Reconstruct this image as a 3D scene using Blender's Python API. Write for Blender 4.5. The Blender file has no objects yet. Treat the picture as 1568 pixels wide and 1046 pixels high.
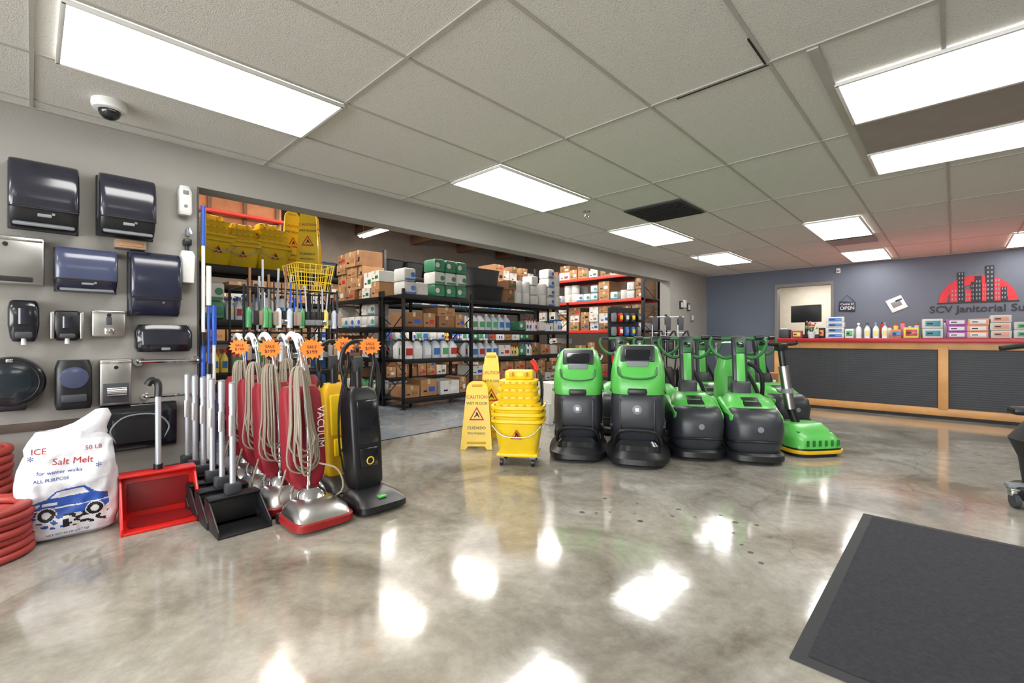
import bpy,bmesh,math,random
from mathutils import Vector,Matrix,Euler,noise
from mathutils.bvhtree import BVHTree
R=math.radians
rng=random.Random(11)
sc=bpy.context.scene
def lin(c):
    c=c/255.0
    return c/12.92 if c<=.04045 else ((c+.055)/1.055)**2.4
MC={}
def mat(name,col,rough=.5,metal=0,var=.06,scale=6,bump=0,bscale=60,emit=0,coat=0,trans=0):
    if name in MC: return MC[name]
    m=bpy.data.materials.new(name); m.use_nodes=True
    nt=m.node_tree; p=nt.nodes['Principled BSDF']
    c=[lin(x) for x in col]
    tc=nt.nodes.new('ShaderNodeTexCoord'); no=nt.nodes.new('ShaderNodeTexNoise')
    no.inputs['Scale'].default_value=scale; no.inputs['Detail'].default_value=4
    nt.links.new(tc.outputs['Object'],no.inputs['Vector'])
    cr=nt.nodes.new('ShaderNodeValToRGB')
    cr.color_ramp.elements[0].position=.3; cr.color_ramp.elements[1].position=.7
    cr.color_ramp.elements[0].color=[max(0,x*(1-var)) for x in c]+[1]
    cr.color_ramp.elements[1].color=[min(1,x*(1+var)) for x in c]+[1]
    nt.links.new(no.outputs['Fac'],cr.inputs['Fac']); nt.links.new(cr.outputs['Color'],p.inputs['Base Color'])
    p.inputs['Roughness'].default_value=rough; p.inputs['Metallic'].default_value=metal
    if coat: p.inputs['Coat Weight'].default_value=coat; p.inputs['Coat Roughness'].default_value=.12
    if trans: p.inputs['Transmission Weight'].default_value=trans
    if bump:
        n2=nt.nodes.new('ShaderNodeTexNoise'); n2.inputs['Scale'].default_value=bscale; n2.inputs['Detail'].default_value=3
        nt.links.new(tc.outputs['Object'],n2.inputs['Vector'])
        b=nt.nodes.new('ShaderNodeBump'); b.inputs['Strength'].default_value=bump; b.inputs['Distance'].default_value=.01
        nt.links.new(n2.outputs['Fac'],b.inputs['Height']); nt.links.new(b.outputs['Normal'],p.inputs['Normal'])
    if emit:
        p.inputs['Emission Color'].default_value=c+[1]; p.inputs['Emission Strength'].default_value=emit
    MC[name]=m; return m
blk=mat('black_plastic',(24,25,28),.38)
blkm=mat('black_matte',(28,28,30),.7)
blkg=mat('black_gloss',(22,24,30),.16,coat=.3)
navy=mat('smoke_blue_plastic',(32,36,54),.2,coat=.3)
smoke=mat('smoke_window',(36,37,48),.16,coat=.4)
smokeb=mat('smoke_window_blue',(66,72,98),.2,coat=.3)
steel=mat('brushed_steel',(190,190,188),.3,1)
chrome=mat('chrome',(215,215,218),.12,1)
alu=mat('painted_aluminium',(190,196,204),.35,.4)
white=mat('white_plastic',(222,222,220),.4)
wht2=mat('white_paper',(208,208,205),.75,bump=.1)
green=mat('green_plastic',(84,178,78),.36,coat=.15)
dgreen=mat('dark_green_plastic',(34,104,46),.4)
char=mat('scrubber_charcoal',(46,49,55),.38)
yel=mat('yellow_plastic',(236,200,22),.4,coat=.15)
dyel=mat('dark_yellow_plastic',(205,160,10),.45)
red=mat('red_plastic',(205,28,24),.35,coat=.2)
rdk=mat('red_shaded',(130,10,12),.5)  # shaded copy of the red plastic, for the dustpan interior
redf=mat('red_fabric',(134,14,32),.6,bump=.2,bscale=120)
hose=mat('red_rubber_hose',(166,62,56),.5,bump=.1)
org=mat('orange_tag_paper',(255,125,35),.6,emit=.08)  # faint emission added to the paper so the orange looks fluorescent
cord=mat('beige_cord',(150,139,124),.6)
blue=mat('blue_plastic',(34,82,180),.4)
teal=mat('teal_plastic',(60,140,155),.4)
grey=mat('grey_plastic',(120,124,128),.45)
dgrey=mat('dark_grey_plastic',(58,61,66),.5)
card=mat('cardboard',(166,124,86),.8,var=.12)
card2=mat('cardboard_dark',(142,102,70),.8,var=.12)
tape=mat('carton_tape',(195,172,136),.4)
rackm=mat('black_rack_steel',(24,24,26),.45,.3)
rorg=mat('red_rack_beam',(205,48,30),.45)
beige=mat('beige_plastic',(150,130,110),.6)
purple=mat('purple_pack',(165,95,165),.5)
peach=mat('peach_pack',(228,160,134),.5)
gpack=mat('green_white_pack',(56,126,92),.4)
sred=mat('sign_red',(190,40,30),.5)
ppl=[mat('bottle_blue',(60,110,180),.25),mat('bottle_green',(80,160,100),.25),mat('bottle_red',(180,55,50),.25),mat('bottle_white',(222,222,225),.3),mat('bottle_yellow',(225,200,90),.3),mat('bottle_pink',(205,120,150),.3),mat('bottle_orange',(215,125,60),.3),mat('bottle_clear',(190,200,210),.15)]
pw=[0,1,2,3,3,3,4,6,7,7]
def bc(): return ppl[rng.choice(pw)]
txtb=mat('black_print',(15,15,18),.5)

class O:
    def __init__(s,name): s.name=name; s.bm=bmesh.new(); s.mats=[]
    def mi(s,m):
        if m not in s.mats: s.mats.append(m)
        return s.mats.index(m)
    def merge(s,b,m,M=None,keep=False):
        if not keep:
            i=s.mi(m)
            for f in b.faces: f.material_index=i
        if M is not None: b.transform(M)
        me=bpy.data.meshes.new('t'); b.to_mesh(me); s.bm.from_mesh(me); bpy.data.meshes.remove(me); b.free()
    def box(s,c,d,m,b=0,rot=None,taper=None,seg=2,off=(0,0)):
        k=bmesh.new(); bmesh.ops.create_cube(k,size=1)
        for v in k.verts:
            if v.co.z>0:
                if taper: v.co.x*=taper[0]; v.co.y*=taper[1]
            v.co=Vector((v.co.x*d[0],v.co.y*d[1],v.co.z*d[2]))
            if v.co.z>0: v.co.x+=off[0]; v.co.y+=off[1]
        if b: bmesh.ops.bevel(k,geom=k.edges[:],offset=min(b,min(d)*.45),segments=seg,affect='EDGES',profile=.5)
        M=Matrix.Translation(c)
        if rot: M=M@Euler([R(a) for a in rot]).to_matrix().to_4x4()
        s.merge(k,m,M); return s
    def cyl(s,a,b,r,m,r2=None,n=18,bev=0):
        a=Vector(a);b=Vector(b);L=(b-a).length
        k=bmesh.new(); bmesh.ops.create_cone(k,cap_ends=True,segments=n,radius1=r,radius2=r if r2 is None else r2,depth=L)
        if bev:
            ed=[e for e in k.edges if len(e.link_faces)==2 and any(len(f.verts)>4 for f in e.link_faces)]
            bmesh.ops.bevel(k,geom=ed,offset=bev,segments=2,affect='EDGES',profile=.5)
        q=(b-a).normalized().to_track_quat('Z','Y')
        s.merge(k,m,Matrix.Translation((a+b)/2)@q.to_matrix().to_4x4()); return s
    def tube(s,pts,r,m,n=8,sm=4,closed=False):
        P=[Vector(p) for p in pts]
        if sm>1 and len(P)>2:
            Q=[];N=len(P)
            rg=range(N) if closed else range(N-1)
            for i in rg:
                if closed: p0,p1,p2,p3=P[(i-1)%N],P[i],P[(i+1)%N],P[(i+2)%N]
                else: p0,p1,p2,p3=P[max(i-1,0)],P[i],P[i+1],P[min(i+2,N-1)]
                for j in range(sm):
                    t=j/sm
                    Q.append(.5*((2*p1)+(p2-p0)*t+(2*p0-5*p1+4*p2-p3)*t*t+(3*p1-p0-3*p2+p3)*t**3))
            if not closed: Q.append(P[-1])
            P=Q
        k=bmesh.new(); N=len(P); rings=[]; up=None
        for i,p in enumerate(P):
            if closed: d=(P[(i+1)%N]-P[i-1])
            else: d=P[min(i+1,N-1)]-P[max(i-1,0)]
            if d.length<1e-9: d=Vector((0,0,1))
            d.normalize()
            if up is None:
                up=Vector((0,0,1)) if abs(d.z)<.9 else Vector((1,0,0))
            u=(up-d*up.dot(d)); 
            if u.length<1e-6: u=d.orthogonal()
            u.normalize(); up=u; w=d.cross(u)
            rings.append([k.verts.new(p+(u*math.cos(a)+w*math.sin(a))*r) for a in [2*math.pi*j/n for j in range(n)]])
        for i in range(N if closed else N-1):
            A=rings[i];B=rings[(i+1)%N]
            for j in range(n): k.faces.new((A[j],A[(j+1)%n],B[(j+1)%n],B[j]))
        if not closed:
            k.faces.new(rings[0][::-1]); k.faces.new(rings[-1])
        bmesh.ops.recalc_face_normals(k,faces=k.faces[:])
        s.merge(k,m); return s
    def rl(s,secs,m,M=None,n=32,cap=True,fn=None,disp=None):
        k=bmesh.new(); rings=[]
        for (z,cx,cy,w,d,e) in secs:
            ring=[]
            for j in range(n):
                a=2*math.pi*(j+.5)/n; c,q=math.cos(a),math.sin(a)
                x=cx+w/2*math.copysign(abs(c)**(2/e),c); y=cy+d/2*math.copysign(abs(q)**(2/e),q)
                ring.append(k.verts.new((x,y,z)))
            rings.append(ring)
        for A,B in zip(rings,rings[1:]):
            for j in range(n): k.faces.new((A[j],A[(j+1)%n],B[(j+1)%n],B[j]))
        if cap: k.faces.new(rings[0][::-1]); k.faces.new(rings[-1])
        if disp:
            for v in k.verts: v.co=disp(v.co)
        if fn:
            k.normal_update()
            for f in k.faces: f.material_index=s.mi(fn(f.calc_center_median(),f.normal))
            s.merge(k,m,M,keep=True)
        else: s.merge(k,m,M)
        return s
    def poly(s,pts,w,m,b=0,M=None,cx=0):
        k=bmesh.new(); vs=[k.verts.new((cx-w/2,y,z)) for y,z in pts]; f=k.faces.new(vs)
        r=bmesh.ops.extrude_face_region(k,geom=[f])
        for v in r['geom']:
            if isinstance(v,bmesh.types.BMVert): v.co.x+=w
        bmesh.ops.recalc_face_normals(k,faces=k.faces[:])
        if b: bmesh.ops.bevel(k,geom=k.edges[:],offset=b,segments=2,affect='EDGES',profile=.5,clamp_overlap=True)
        s.merge(k,m,M); return s
    def lathe(s,prof,m,c=(0,0,0),n=16,M=None):
        k=bmesh.new(); rings=[]
        for r,z in prof: rings.append([k.verts.new((r*math.cos(2*math.pi*j/n),r*math.sin(2*math.pi*j/n),z)) for j in range(n)])
        for A,B in zip(rings,rings[1:]):
            for j in range(n): k.faces.new((A[j],A[(j+1)%n],B[(j+1)%n],B[j]))
        k.faces.new(rings[0][::-1]); k.faces.new(rings[-1])
        bmesh.ops.recalc_face_normals(k,faces=k.faces[:])
        T=Matrix.Translation(c)
        s.merge(k,m,T@M if M is not None else T); return s
    def ball(s,c,d,m,u=20,v=12):
        k=bmesh.new(); bmesh.ops.create_uvsphere(k,u_segments=u,v_segments=v,radius=.5)
        s.merge(k,m,Matrix.Translation(c)@Matrix.Diagonal((d[0],d[1],d[2],1))); return s
    def text(s,t,size,m,c,rot=(90,0,0),ext=.001,align='CENTER',sx=1,bvh=None,bold=0):
        cu=bpy.data.curves.new('t','FONT'); cu.body=t; cu.size=size; cu.extrude=ext; cu.align_x=align; cu.align_y='CENTER'; cu.resolution_u=3; cu.offset=bold
        ob=bpy.data.objects.new('t',cu); sc.collection.objects.link(ob); bpy.context.view_layer.update()
        me=bpy.data.meshes.new_from_object(ob.evaluated_get(bpy.context.evaluated_depsgraph_get()))
        k=bmesh.new(); k.from_mesh(me); bpy.data.meshes.remove(me); bpy.data.objects.remove(ob); bpy.data.curves.remove(cu)
        M=Matrix.Translation(c)@Euler([R(a) for a in rot]).to_matrix().to_4x4()@Matrix.Diagonal((sx,1,1,1))
        if bvh:
            k.transform(M)
            for v in k.verts:
                h=bvh.ray_cast(Vector((v.co.x,-1,v.co.z)),Vector((0,1,0)))
                v.co.y=(h[0].y if h[0] else 0)-.003
            s.merge(k,m); return s
        s.merge(k,m,M); return s
    def plate(s,pts,th,m,c,rot=(0,0,0),sc_=1):
        k=bmesh.new(); vs=[k.verts.new((x*sc_,-th/2,z*sc_)) for x,z in pts]; f=k.faces.new(vs)
        r=bmesh.ops.extrude_face_region(k,geom=[f])
        for v in r['geom']:
            if isinstance(v,bmesh.types.BMVert): v.co.y+=th
        bmesh.ops.recalc_face_normals(k,faces=k.faces[:])
        s.merge(k,m,Matrix.Translation(c)@Euler([R(a) for a in rot]).to_matrix().to_4x4()); return s
    def done(s,loc=(0,0,0),rz=0,ang=38,rot=None,scale=1):
        me=bpy.data.meshes.new(s.name); s.bm.to_mesh(me); s.bm.free()
        for m in s.mats: me.materials.append(m)
        me.polygons.foreach_set('use_smooth',[True]*len(me.polygons))
        me.set_sharp_from_angle(angle=R(ang))
        ob=bpy.data.objects.new(s.name,me); sc.collection.objects.link(ob)
        ob.location=loc; ob.rotation_euler=[R(a) for a in rot] if rot else (0,0,R(rz)); ob.scale=(scale,)*3
        return ob
def inst(ob,loc,rz,scale=1):
    o=bpy.data.objects.new(ob.name.split('.')[0],ob.data); sc.collection.objects.link(o)
    o.location=loc; o.rotation_euler=(0,0,R(rz)); o.scale=(scale,)*3; return o

# ================= ROOM =================
XW=-4.15; YB=10.86; H=2.49; XR=4.6; YF=-4.2
wallm=mat('wall_paint_grey',(150,147,141),.6,var=.03,scale=2,bump=.15,bscale=150)
bwall=mat('wall_paint_slate',(90,98,112),.55,var=.03,scale=2,bump=.12,bscale=150)
trimm=mat('trim_dark',(70,66,62),.5)
o=O('wall_left')
o.box(((XW-.1),(YF+.87)/2,2.0),(.2,.87-YF,4.0),wallm)
o.box((XW-.1,(.87+8.95)/2,(2.2+4.0)/2),(.2,8.08,1.8),wallm)
o.box((XW-.1,(8.95+YB)/2,2.0),(.2,YB-8.95,4.0),wallm)
o.done()
def boxobj(name,c,d,m,b=0):
    return O(name).box(c,d,m,b).done()
o=O('wall_back')
dx0,dx1,dh=-2.67,-1.74,2.11
o.box(((XW-.2+dx0)/2,YB+.08,H/2),(dx0-XW+.2,.16,H),bwall)
o.box(((dx1+XR)/2,YB+.08,H/2),(XR-dx1,.16,H),bwall)
o.box(((dx0+dx1)/2,YB+.08,(dh+H)/2),(dx1-dx0,.16,H-dh),bwall)
o.done()
o=O('door_frame')
fr=mat('door_frame_grey',(120,116,112),.5)
o.box((dx0-.025,YB-.02,dh/2),(.05,.04,dh),fr).box((dx1+.025,YB-.02,dh/2),(.05,.04,dh),fr).box(((dx0+dx1)/2,YB-.02,dh+.03),(dx1-dx0+.1,.04,.06),fr)
o.done()
o=O('wall_office')
ofm=mat('office_wall_cream',(205,198,184),.7)
o.box(((dx0+dx1)/2,YB+2.2,1.25),(3.2,.1,2.5),ofm).box((dx0-1.1,YB+1.2,1.25),(.1,2,2.5),ofm).box((dx1+1.1,YB+1.2,1.25),(.1,2,2.5),ofm).box(((dx0+dx1)/2,YB+1.2,2.52),(3.2,2.1,.06),ofm)
o.done()
boxobj('wall_right',(XR+.08,(YB+YF)/2,H/2),(.16,YB-YF,H),wallm)
o=O('wall_front')
o.box((0.2,YF-.08,.2),(8.9,.16,.4),wallm).box((0.2,YF-.08,2.39),(8.9,.16,.2),wallm)
for x in (-4.05,-1.4,1.4,4.4): o.box((x,YF-.08,1.35),(.2,.16,1.9),wallm)
o.done()
def floormat(name,c1,c2,c3,rough):
    m=bpy.data.materials.new(name); m.use_nodes=True; nt=m.node_tree; p=nt.nodes['Principled BSDF']; L=nt.links.new
    tc=nt.nodes.new('ShaderNodeTexCoord')
    n1=nt.nodes.new('ShaderNodeTexNoise'); n1.inputs['Scale'].default_value=1.3; n1.inputs['Detail'].default_value=8; n1.inputs['Roughness'].default_value=.66; n1.inputs['Distortion'].default_value=.9
    n2=nt.nodes.new('ShaderNodeTexNoise'); n2.inputs['Scale'].default_value=16; n2.inputs['Detail'].default_value=7; n2.inputs['Roughness'].default_value=.75
    n3=nt.nodes.new('ShaderNodeTexNoise'); n3.inputs['Scale'].default_value=3.0; n3.inputs['Detail'].default_value=4
    n4=nt.nodes.new('ShaderNodeTexNoise'); n4.inputs['Scale'].default_value=.5; n4.inputs['Detail'].default_value=3
    for n in (n1,n2,n3,n4): L(tc.outputs['Object'],n.inputs['Vector'])
    r=nt.nodes.new('ShaderNodeValToRGB'); e=r.color_ramp.elements
    e[0].position=.33; e[0].color=[lin(x) for x in c1]+[1]; e[1].position=.68; e[1].color=[lin(x) for x in c3]+[1]
    q=e.new(.5); q.color=[lin(x) for x in c2]+[1]
    L(n1.outputs['Fac'],r.inputs['Fac'])
    mx=nt.nodes.new('ShaderNodeMix'); mx.data_type='RGBA'; mx.blend_type='OVERLAY'; mx.inputs[0].default_value=.45
    L(r.outputs['Color'],mx.inputs[6]); L(n2.outputs['Fac'],mx.inputs[7])
    # warm tint patches
    t=nt.nodes.new('ShaderNodeValToRGB'); t.color_ramp.elements[0].position=.4; t.color_ramp.elements[0].color=(1,1,1,1); t.color_ramp.elements[1].position=.65; t.color_ramp.elements[1].color=(.97,.90,.80,1)
    L(n4.outputs['Fac'],t.inputs['Fac'])
    m0=nt.nodes.new('ShaderNodeMix'); m0.data_type='RGBA'; m0.blend_type='MULTIPLY'; m0.inputs[0].default_value=.8
    L(mx.outputs[2],m0.inputs[6]); L(t.outputs['Color'],m0.inputs[7])
    vo=nt.nodes.new('ShaderNodeTexVoronoi'); vo.feature='DISTANCE_TO_EDGE'; vo.inputs['Scale'].default_value=.4
    ad=nt.nodes.new('ShaderNodeVectorMath'); ad.operation='MULTIPLY_ADD'; ad.inputs[1].default_value=(.35,.35,.35)
    L(n3.outputs['Color'],ad.inputs[0]); L(tc.outputs['Object'],ad.inputs[2]); L(ad.outputs[0],vo.inputs['Vector'])
    cr=nt.nodes.new('ShaderNodeValToRGB'); cr.color_ramp.elements[0].position=0; cr.color_ramp.elements[0].color=(.6,.58,.54,1); cr.color_ramp.elements[1].position=.004; cr.color_ramp.elements[1].color=(1,1,1,1)
    L(vo.outputs['Distance'],cr.inputs['Fac'])
    m2=nt.nodes.new('ShaderNodeMix'); m2.data_type='RGBA'; m2.blend_type='MULTIPLY'; m2.inputs[0].default_value=.5
    L(m0.outputs[2],m2.inputs[6]); L(cr.outputs['Color'],m2.inputs[7]); L(m2.outputs[2],p.inputs['Base Color'])
    mr=nt.nodes.new('ShaderNodeMapRange'); mr.inputs[3].default_value=rough*.6; mr.inputs[4].default_value=rough*1.5
    L(n1.outputs['Fac'],mr.inputs[0]); L(mr.outputs[0],p.inputs['Roughness'])
    p.inputs['Specular IOR Level'].default_value=.5; p.inputs['Coat Weight'].default_value=.4; p.inputs['Coat Roughness'].default_value=rough*.6
    bp=nt.nodes.new('ShaderNodeBump'); bp.inputs['Strength'].default_value=.13; bp.inputs['Distance'].default_value=.012
    L(n3.outputs['Fac'],bp.inputs['Height']); L(bp.outputs['Normal'],p.inputs['Normal']); L(bp.outputs['Normal'],p.inputs['Coat Normal'])
    return m
fm=floormat('polished_concrete',(112,107,97),(150,146,137),(176,174,167),.12)
fw=floormat('warehouse_concrete',(112,122,134),(134,144,155),(150,158,168),.25)
boxobj('floor',((XW+XR)/2,(YB+YF)/2+.0,-.05),(XR-XW+.2,YB-YF+4.6,.1),fm)
boxobj('floor_warehouse',((XW-12.6)/2-.06,6,-.05),(12.6+XW-.02,16,.1),fw)
tile=mat('ceiling_tile',(208,207,201),.85,var=.05,scale=90,bump=.3,bscale=160)
def addspeck(m):
    nt=m.node_tree; p=nt.nodes['Principled BSDF']
    v=nt.nodes.new('ShaderNodeTexNoise'); v.inputs['Scale'].default_value=130; v.inputs['Detail'].default_value=2
    tc=[n for n in nt.nodes if n.type=='TEX_COORD'][0]; nt.links.new(tc.outputs['Object'],v.inputs['Vector'])
    r=nt.nodes.new('ShaderNodeValToRGB'); r.color_ramp.elements[0].position=.31; r.color_ramp.elements[0].color=(.5,.49,.47,1); r.color_ramp.elements[1].position=.38; r.color_ramp.elements[1].color=(1,1,1,1)
    nt.links.new(v.outputs['Fac'],r.inputs['Fac'])
    old=p.inputs['Base Color'].links[0].from_socket
    mx=nt.nodes.new('ShaderNodeMix'); mx.data_type='RGBA'; mx.blend_type='MULTIPLY'; mx.inputs[0].default_value=.6
    nt.links.new(old,mx.inputs[6]); nt.links.new(r.outputs['Color'],mx.inputs[7]); nt.links.new(mx.outputs[2],p.inputs['Base Color'])
addspeck(tile)
boxobj('ceiling',((XW+XR)/2,(YB+YF)/2,H+.05),(XR-XW,YB-YF,.1),tile)
o=O('ceiling_grid'); tb=mat('ceiling_tbar',(170,167,160),.6)
px=.6624; py=1.33
x=-3.348-px
while x<XR:
    if x>XW: o.box((x,(YB+YF)/2,H-.003),(.018,YB-YF,.006),tb)
    x+=px
y=-3*py
while y<YB:
    if y>YF: o.box(((XW+XR)/2,y,H-.0035),(XR-XW,.018,.007),tb)
    y+=py
o.box((XW+.012,(YB+YF)/2,H-.006),(.024,YB-YF,.012),tb).box(((XW+XR)/2,YB-.012,H-.006),(XR-XW,.024,.012),tb)
o.box((-.505,3.9,H-.008),(.05,2.46,.016),tb).box((-.712,2.52,H-.0005),(.010,.28,.015),blkm).box((-.95,2.68,H-.0005),(.5,.006,.015),blkm)
o.done()
lightm=mat('light_diffuser',(255,253,249),.5,emit=9.0,var=0)
framem=mat('light_frame_white',(215,214,210),.4)
def light(x0,x1,y0,y1):
    o=O('ceiling_light_panel'); cx,cy=(x0+x1)/2,(y0+y1)/2; w,d=x1-x0,y1-y0
    o.box((cx,cy,H-.018),(w-.03,d-.03,.012),lightm)
    for s in(-1,1):
        o.box((cx+s*(w/2-.008),cy,H-.017),(.02,d,.02),framem,.003).box((cx,cy+s*(d/2-.008),H-.017),(w-.0,.02,.02),framem,.003)
    o.done()
for (a,b,c,d) in [(-3.34,-2.70,.085,1.33),(-3.34,-2.70,2.67,3.98),(-3.34,-2.70,5.33,6.64),(-3.34,-2.70,7.99,9.29),
    (-.485,.80,3.13,3.79),(-.485,.80,4.49,5.09),(-1.37,-.79,6.67,7.97),(-1.37,-.79,9.31,10.6),(.58,1.2,9.26,10.6),(-.7,-.05,-2.6,-1.3),(-3.34,-2.70,-2.64,-1.35),(2.0,2.65,6.67,7.97),(2.0,2.65,.0,1.3),(2.0,2.65,-2.6,-1.3)]:
    light(a,b,c,d)
o=O('ceiling_air_return'); vent=mat('vent_dark',(62,60,58),.5)
for (a,b,c,d) in [(-2.69,-2.03,4.62,5.28)]:
    o.box(((a+b)/2,(c+d)/2,H-.016),(b-a,d-c,.006),vent)
    for i in range(12):
        o.box(((a+b)/2,c+.03+i*(d-c-.06)/11,H-.022),(b-a-.04,.012,.012),blkm)
o.done()
o=O('ceiling_vent'); v2=mat('vent_grey',(140,134,128),.5)
o.box((-.02,4.14,H-.016),(.92,.64,.008),v2).box((-1.08,8.35,H-.016),(.56,.5,.008),v2); o.done()
o=O('dome_camera'); o.lathe([(.085,0),(.088,-.03),(.08,-.05),(.06,-.055)],white,n=28).ball((0,0,-.055),(.11,.11,.11),blkg); o.done((-3.72,.33,H))
for (x,y) in [(-3.0,4.35),(-3.2,8.0)]:
    o=O('fire_sprinkler'); o.lathe([(.035,0),(.035,-.008),(.012,-.012),(.01,-.04),(.012,-.055),(.02,-.06),(.02,-.066),(.005,-.068)],chrome,n=14); o.tube([(.012,0,-.03),(.022,0,-.055),(.0,0,-.075)],.003,chrome).tube([(-.012,0,-.03),(-.022,0,-.055),(.0,0,-.075)],.003,chrome); o.done((x,y,H-.0005),scale=1.2)
o=O('baseboard_left'); o.box((XW+.008,(YF+.86)/2,.05),(.016,.86-YF,.1),trimm).box((XW+.008,(8.96+YB)/2,.05),(.016,YB-8.96,.1),trimm); o.done()
o=O('baseboard_back'); o.box((XW/2+dx0/2-.03,YB-.008,.05),(dx0-XW-.12,.016,.1),trimm).box(((dx1+XR)/2,YB-.008,.05),(XR-dx1-.12,.016,.1),trimm); o.done()
o=O('trim_1'); o.box((XW-.1,.876,1.1),(.22,.012,2.2),trimm).box((XW-.1,8.944,1.1),(.22,.012,2.2),wallm); o.done()
o=O('trim_2'); o.box((XW+.012,-1.9,.50),(.024,4.6,.05),mat('rail_brown',(96,84,76),.5),.004); o.done()
ww=mat('warehouse_wall',(118,108,98),.8); ply=mat('plywood_roof',(170,104,58),.7,var=.2,scale=3)
boxobj('wall_warehouse_far',(-12.7,6,2.2),(.2,16.2,4.4),ww)
boxobj('wall_warehouse_back',(-8.5,14.0,2.2),(8.3,.2,4.4),ww)
boxobj('wall_warehouse_front',(-8.5,-2.0,2.2),(8.3,.2,4.4),ww)
o=O('ceiling_warehouse'); o.box((-8.5,6,4.4),(8.4,16.2,.1),ply)
bm_=mat('roof_beam',(104,70,48),.7)
for i in range(9): o.box((-8.5,-1+i*1.9,4.2),(8.3,.14,.3),bm_)
o.done()
o=O('mezzanine_partition'); o.box((-9.6,1.6,3.55),(.12,3.6,1.3),mat('plywood_panel',(160,100,62),.7,var=.2,scale=3),.005)
for i in range(7): o.box((-9.53,-.1+i*.57,3.55),(.05,.06,1.3),bm_)
o.box((-9.55,1.6,2.88),(.16,3.6,.1),bm_)
o.cyl((-9.45,0,3.3),(-9.45,3.4,3.3),.04,rorg).cyl((-9.45,0,3.75),(-9.45,3.4,3.75),.03,dgrey); o.done()
wl=mat('strip_light_tube',(255,252,245),.5,emit=14,var=0)
for y in (3.9,5.4,7.05,8.8,10.5):
    o=O('strip_light'); o.box((0,0,0),(.5,.5,.05),framem,.01).box((0,0,-.03),(.46,.46,.02),wl).cyl((-.2,0,0),(-.2,0,.7),.006,grey).cyl((.2,0,0),(.2,0,.7),.006,grey); o.done((-9.3,y,3.62))
hb=mat('batten_light_tube',(255,250,240),.5,emit=62,var=0)
for (x,y) in [(-6.8,2.5),(-6.8,4.5),(-6.8,6.25),(-6.8,8.3),(-6.8,.6),(-10.8,6.2),(-10.8,2.0)]:
    o=O('batten_light'); o.box((0,0,0),(1.7,.22,.06),framem,.01)
    for s in(-.05,.05): o.cyl((-.8,s,-.045),(.8,s,-.045),.028,hb,n=14)
    for s in(-.7,.7): o.cyl((s,0,.02),(s,0,.5),.006,grey)
    o.done((x,y,3.85))

# ================= WALL DISPENSERS =================
def towel(Y0,Y1,z0,z1,d,body=blk,win=smoke,lip=True,name='paper_towel_dispenser'):
    w=Y1-Y0;h=z1-z0;o=O(name)
    o.rl([(0,0,-.30*d,w*.93,.6*d,7),(.04*h,0,-.36*d,w*.96,.72*d,7),(.2*h,0,-.45*d,w*.98,.90*d,7),(.27*h,0,-.465*d,w*.98,.93*d,7)],body,n=48)
    prof=[(.255,.93,.985),(.27,.96,1.0),(.40,.995,1.0),(.55,1.0,1.0),(.70,.98,1.0),(.82,.92,1.0),(.90,.85,.995),(.96,.74,.985),(.99,.62,.965),(1.0,.5,.94)]
    o.rl([(t*h,0,-dd*d/2,w*ww_,dd*d,8) for t,dd,ww_ in prof],win,n=56)
    o.box((0,-.006,h/2),(w*1.02,.012,h*1.01),body,.004)
    if lip:
        o.box((0,-.80*d,.035*h),(w*.86,.22*d,.05*h),grey,.01,rot=(18,0,0)).box((0,-.915*d,.17*h),(w*.2,.012,.05*h),grey,.004)
    o.cyl((w*.12,-.93*d,.2*h),(w*.12,-.96*d,.2*h),.008,chrome)
    o.box((0,-.93*d,.262*h),(w*.97,.02,.006),blkm)
    return o.done((XW+.001,(Y0+Y1)/2,z0),90)
towel(-.10,.211,1.72,2.13,.20)
towel(.30,.60,1.74,2.14,.20)
towel(.10,.40,1.35,1.63,.16,navy,smokeb)
towel(.46,.75,1.21,1.65,.17,navy,navy,False)
o=O('paper_roll_bracket'); o.box((0,-.05,0),(.17,.1,.06),beige,.01).box((0,-.10,.0),(.13,.01,.03),card,.003); o.done((XW+.001,.47,1.69),90)
def steelbox(Y0,Y1,z0,z1,d,name='steel_dispenser',kind=0):
    w=Y1-Y0;h=z1-z0;o=O(name)
    o.box((0,-d/2,h/2),(w,d,h),steel,.012)
    o.box((0,-d-.002,h*.93),(w*.96,.006,.012),chrome,.002).cyl((0,-d,h*.82),(0,-d-.008,h*.82),.012,blk)
    if kind==0: o.box((0,-d-.003,h*.1),(w*.7,.008,.03),blkm,.004)
    if kind==1: o.box((0,-d-.012,h*.2),(w*.28,.04,.05),chrome,.01).box((0,-d-.002,h*.6),(.03,.006,h*.3),dgrey,.003)
    if kind==2: o.box((0,-d-.002,h*.27),(w*.8,.01,h*.42),dgrey,.01).cyl((-w*.3,-d-.03,h*.3),(w*.3,-d-.03,h*.3),.03,chrome)
    return o.done((XW+.001,(Y0+Y1)/2,z0),90)
steelbox(-.27,.055,1.375,1.66,.11)
steelbox(.272,.445,1.06,1.235,.08,'soap_dispenser',1)
steelbox(.31,.475,.60,.91,.10,'toilet_paper_dispenser',2)
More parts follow.
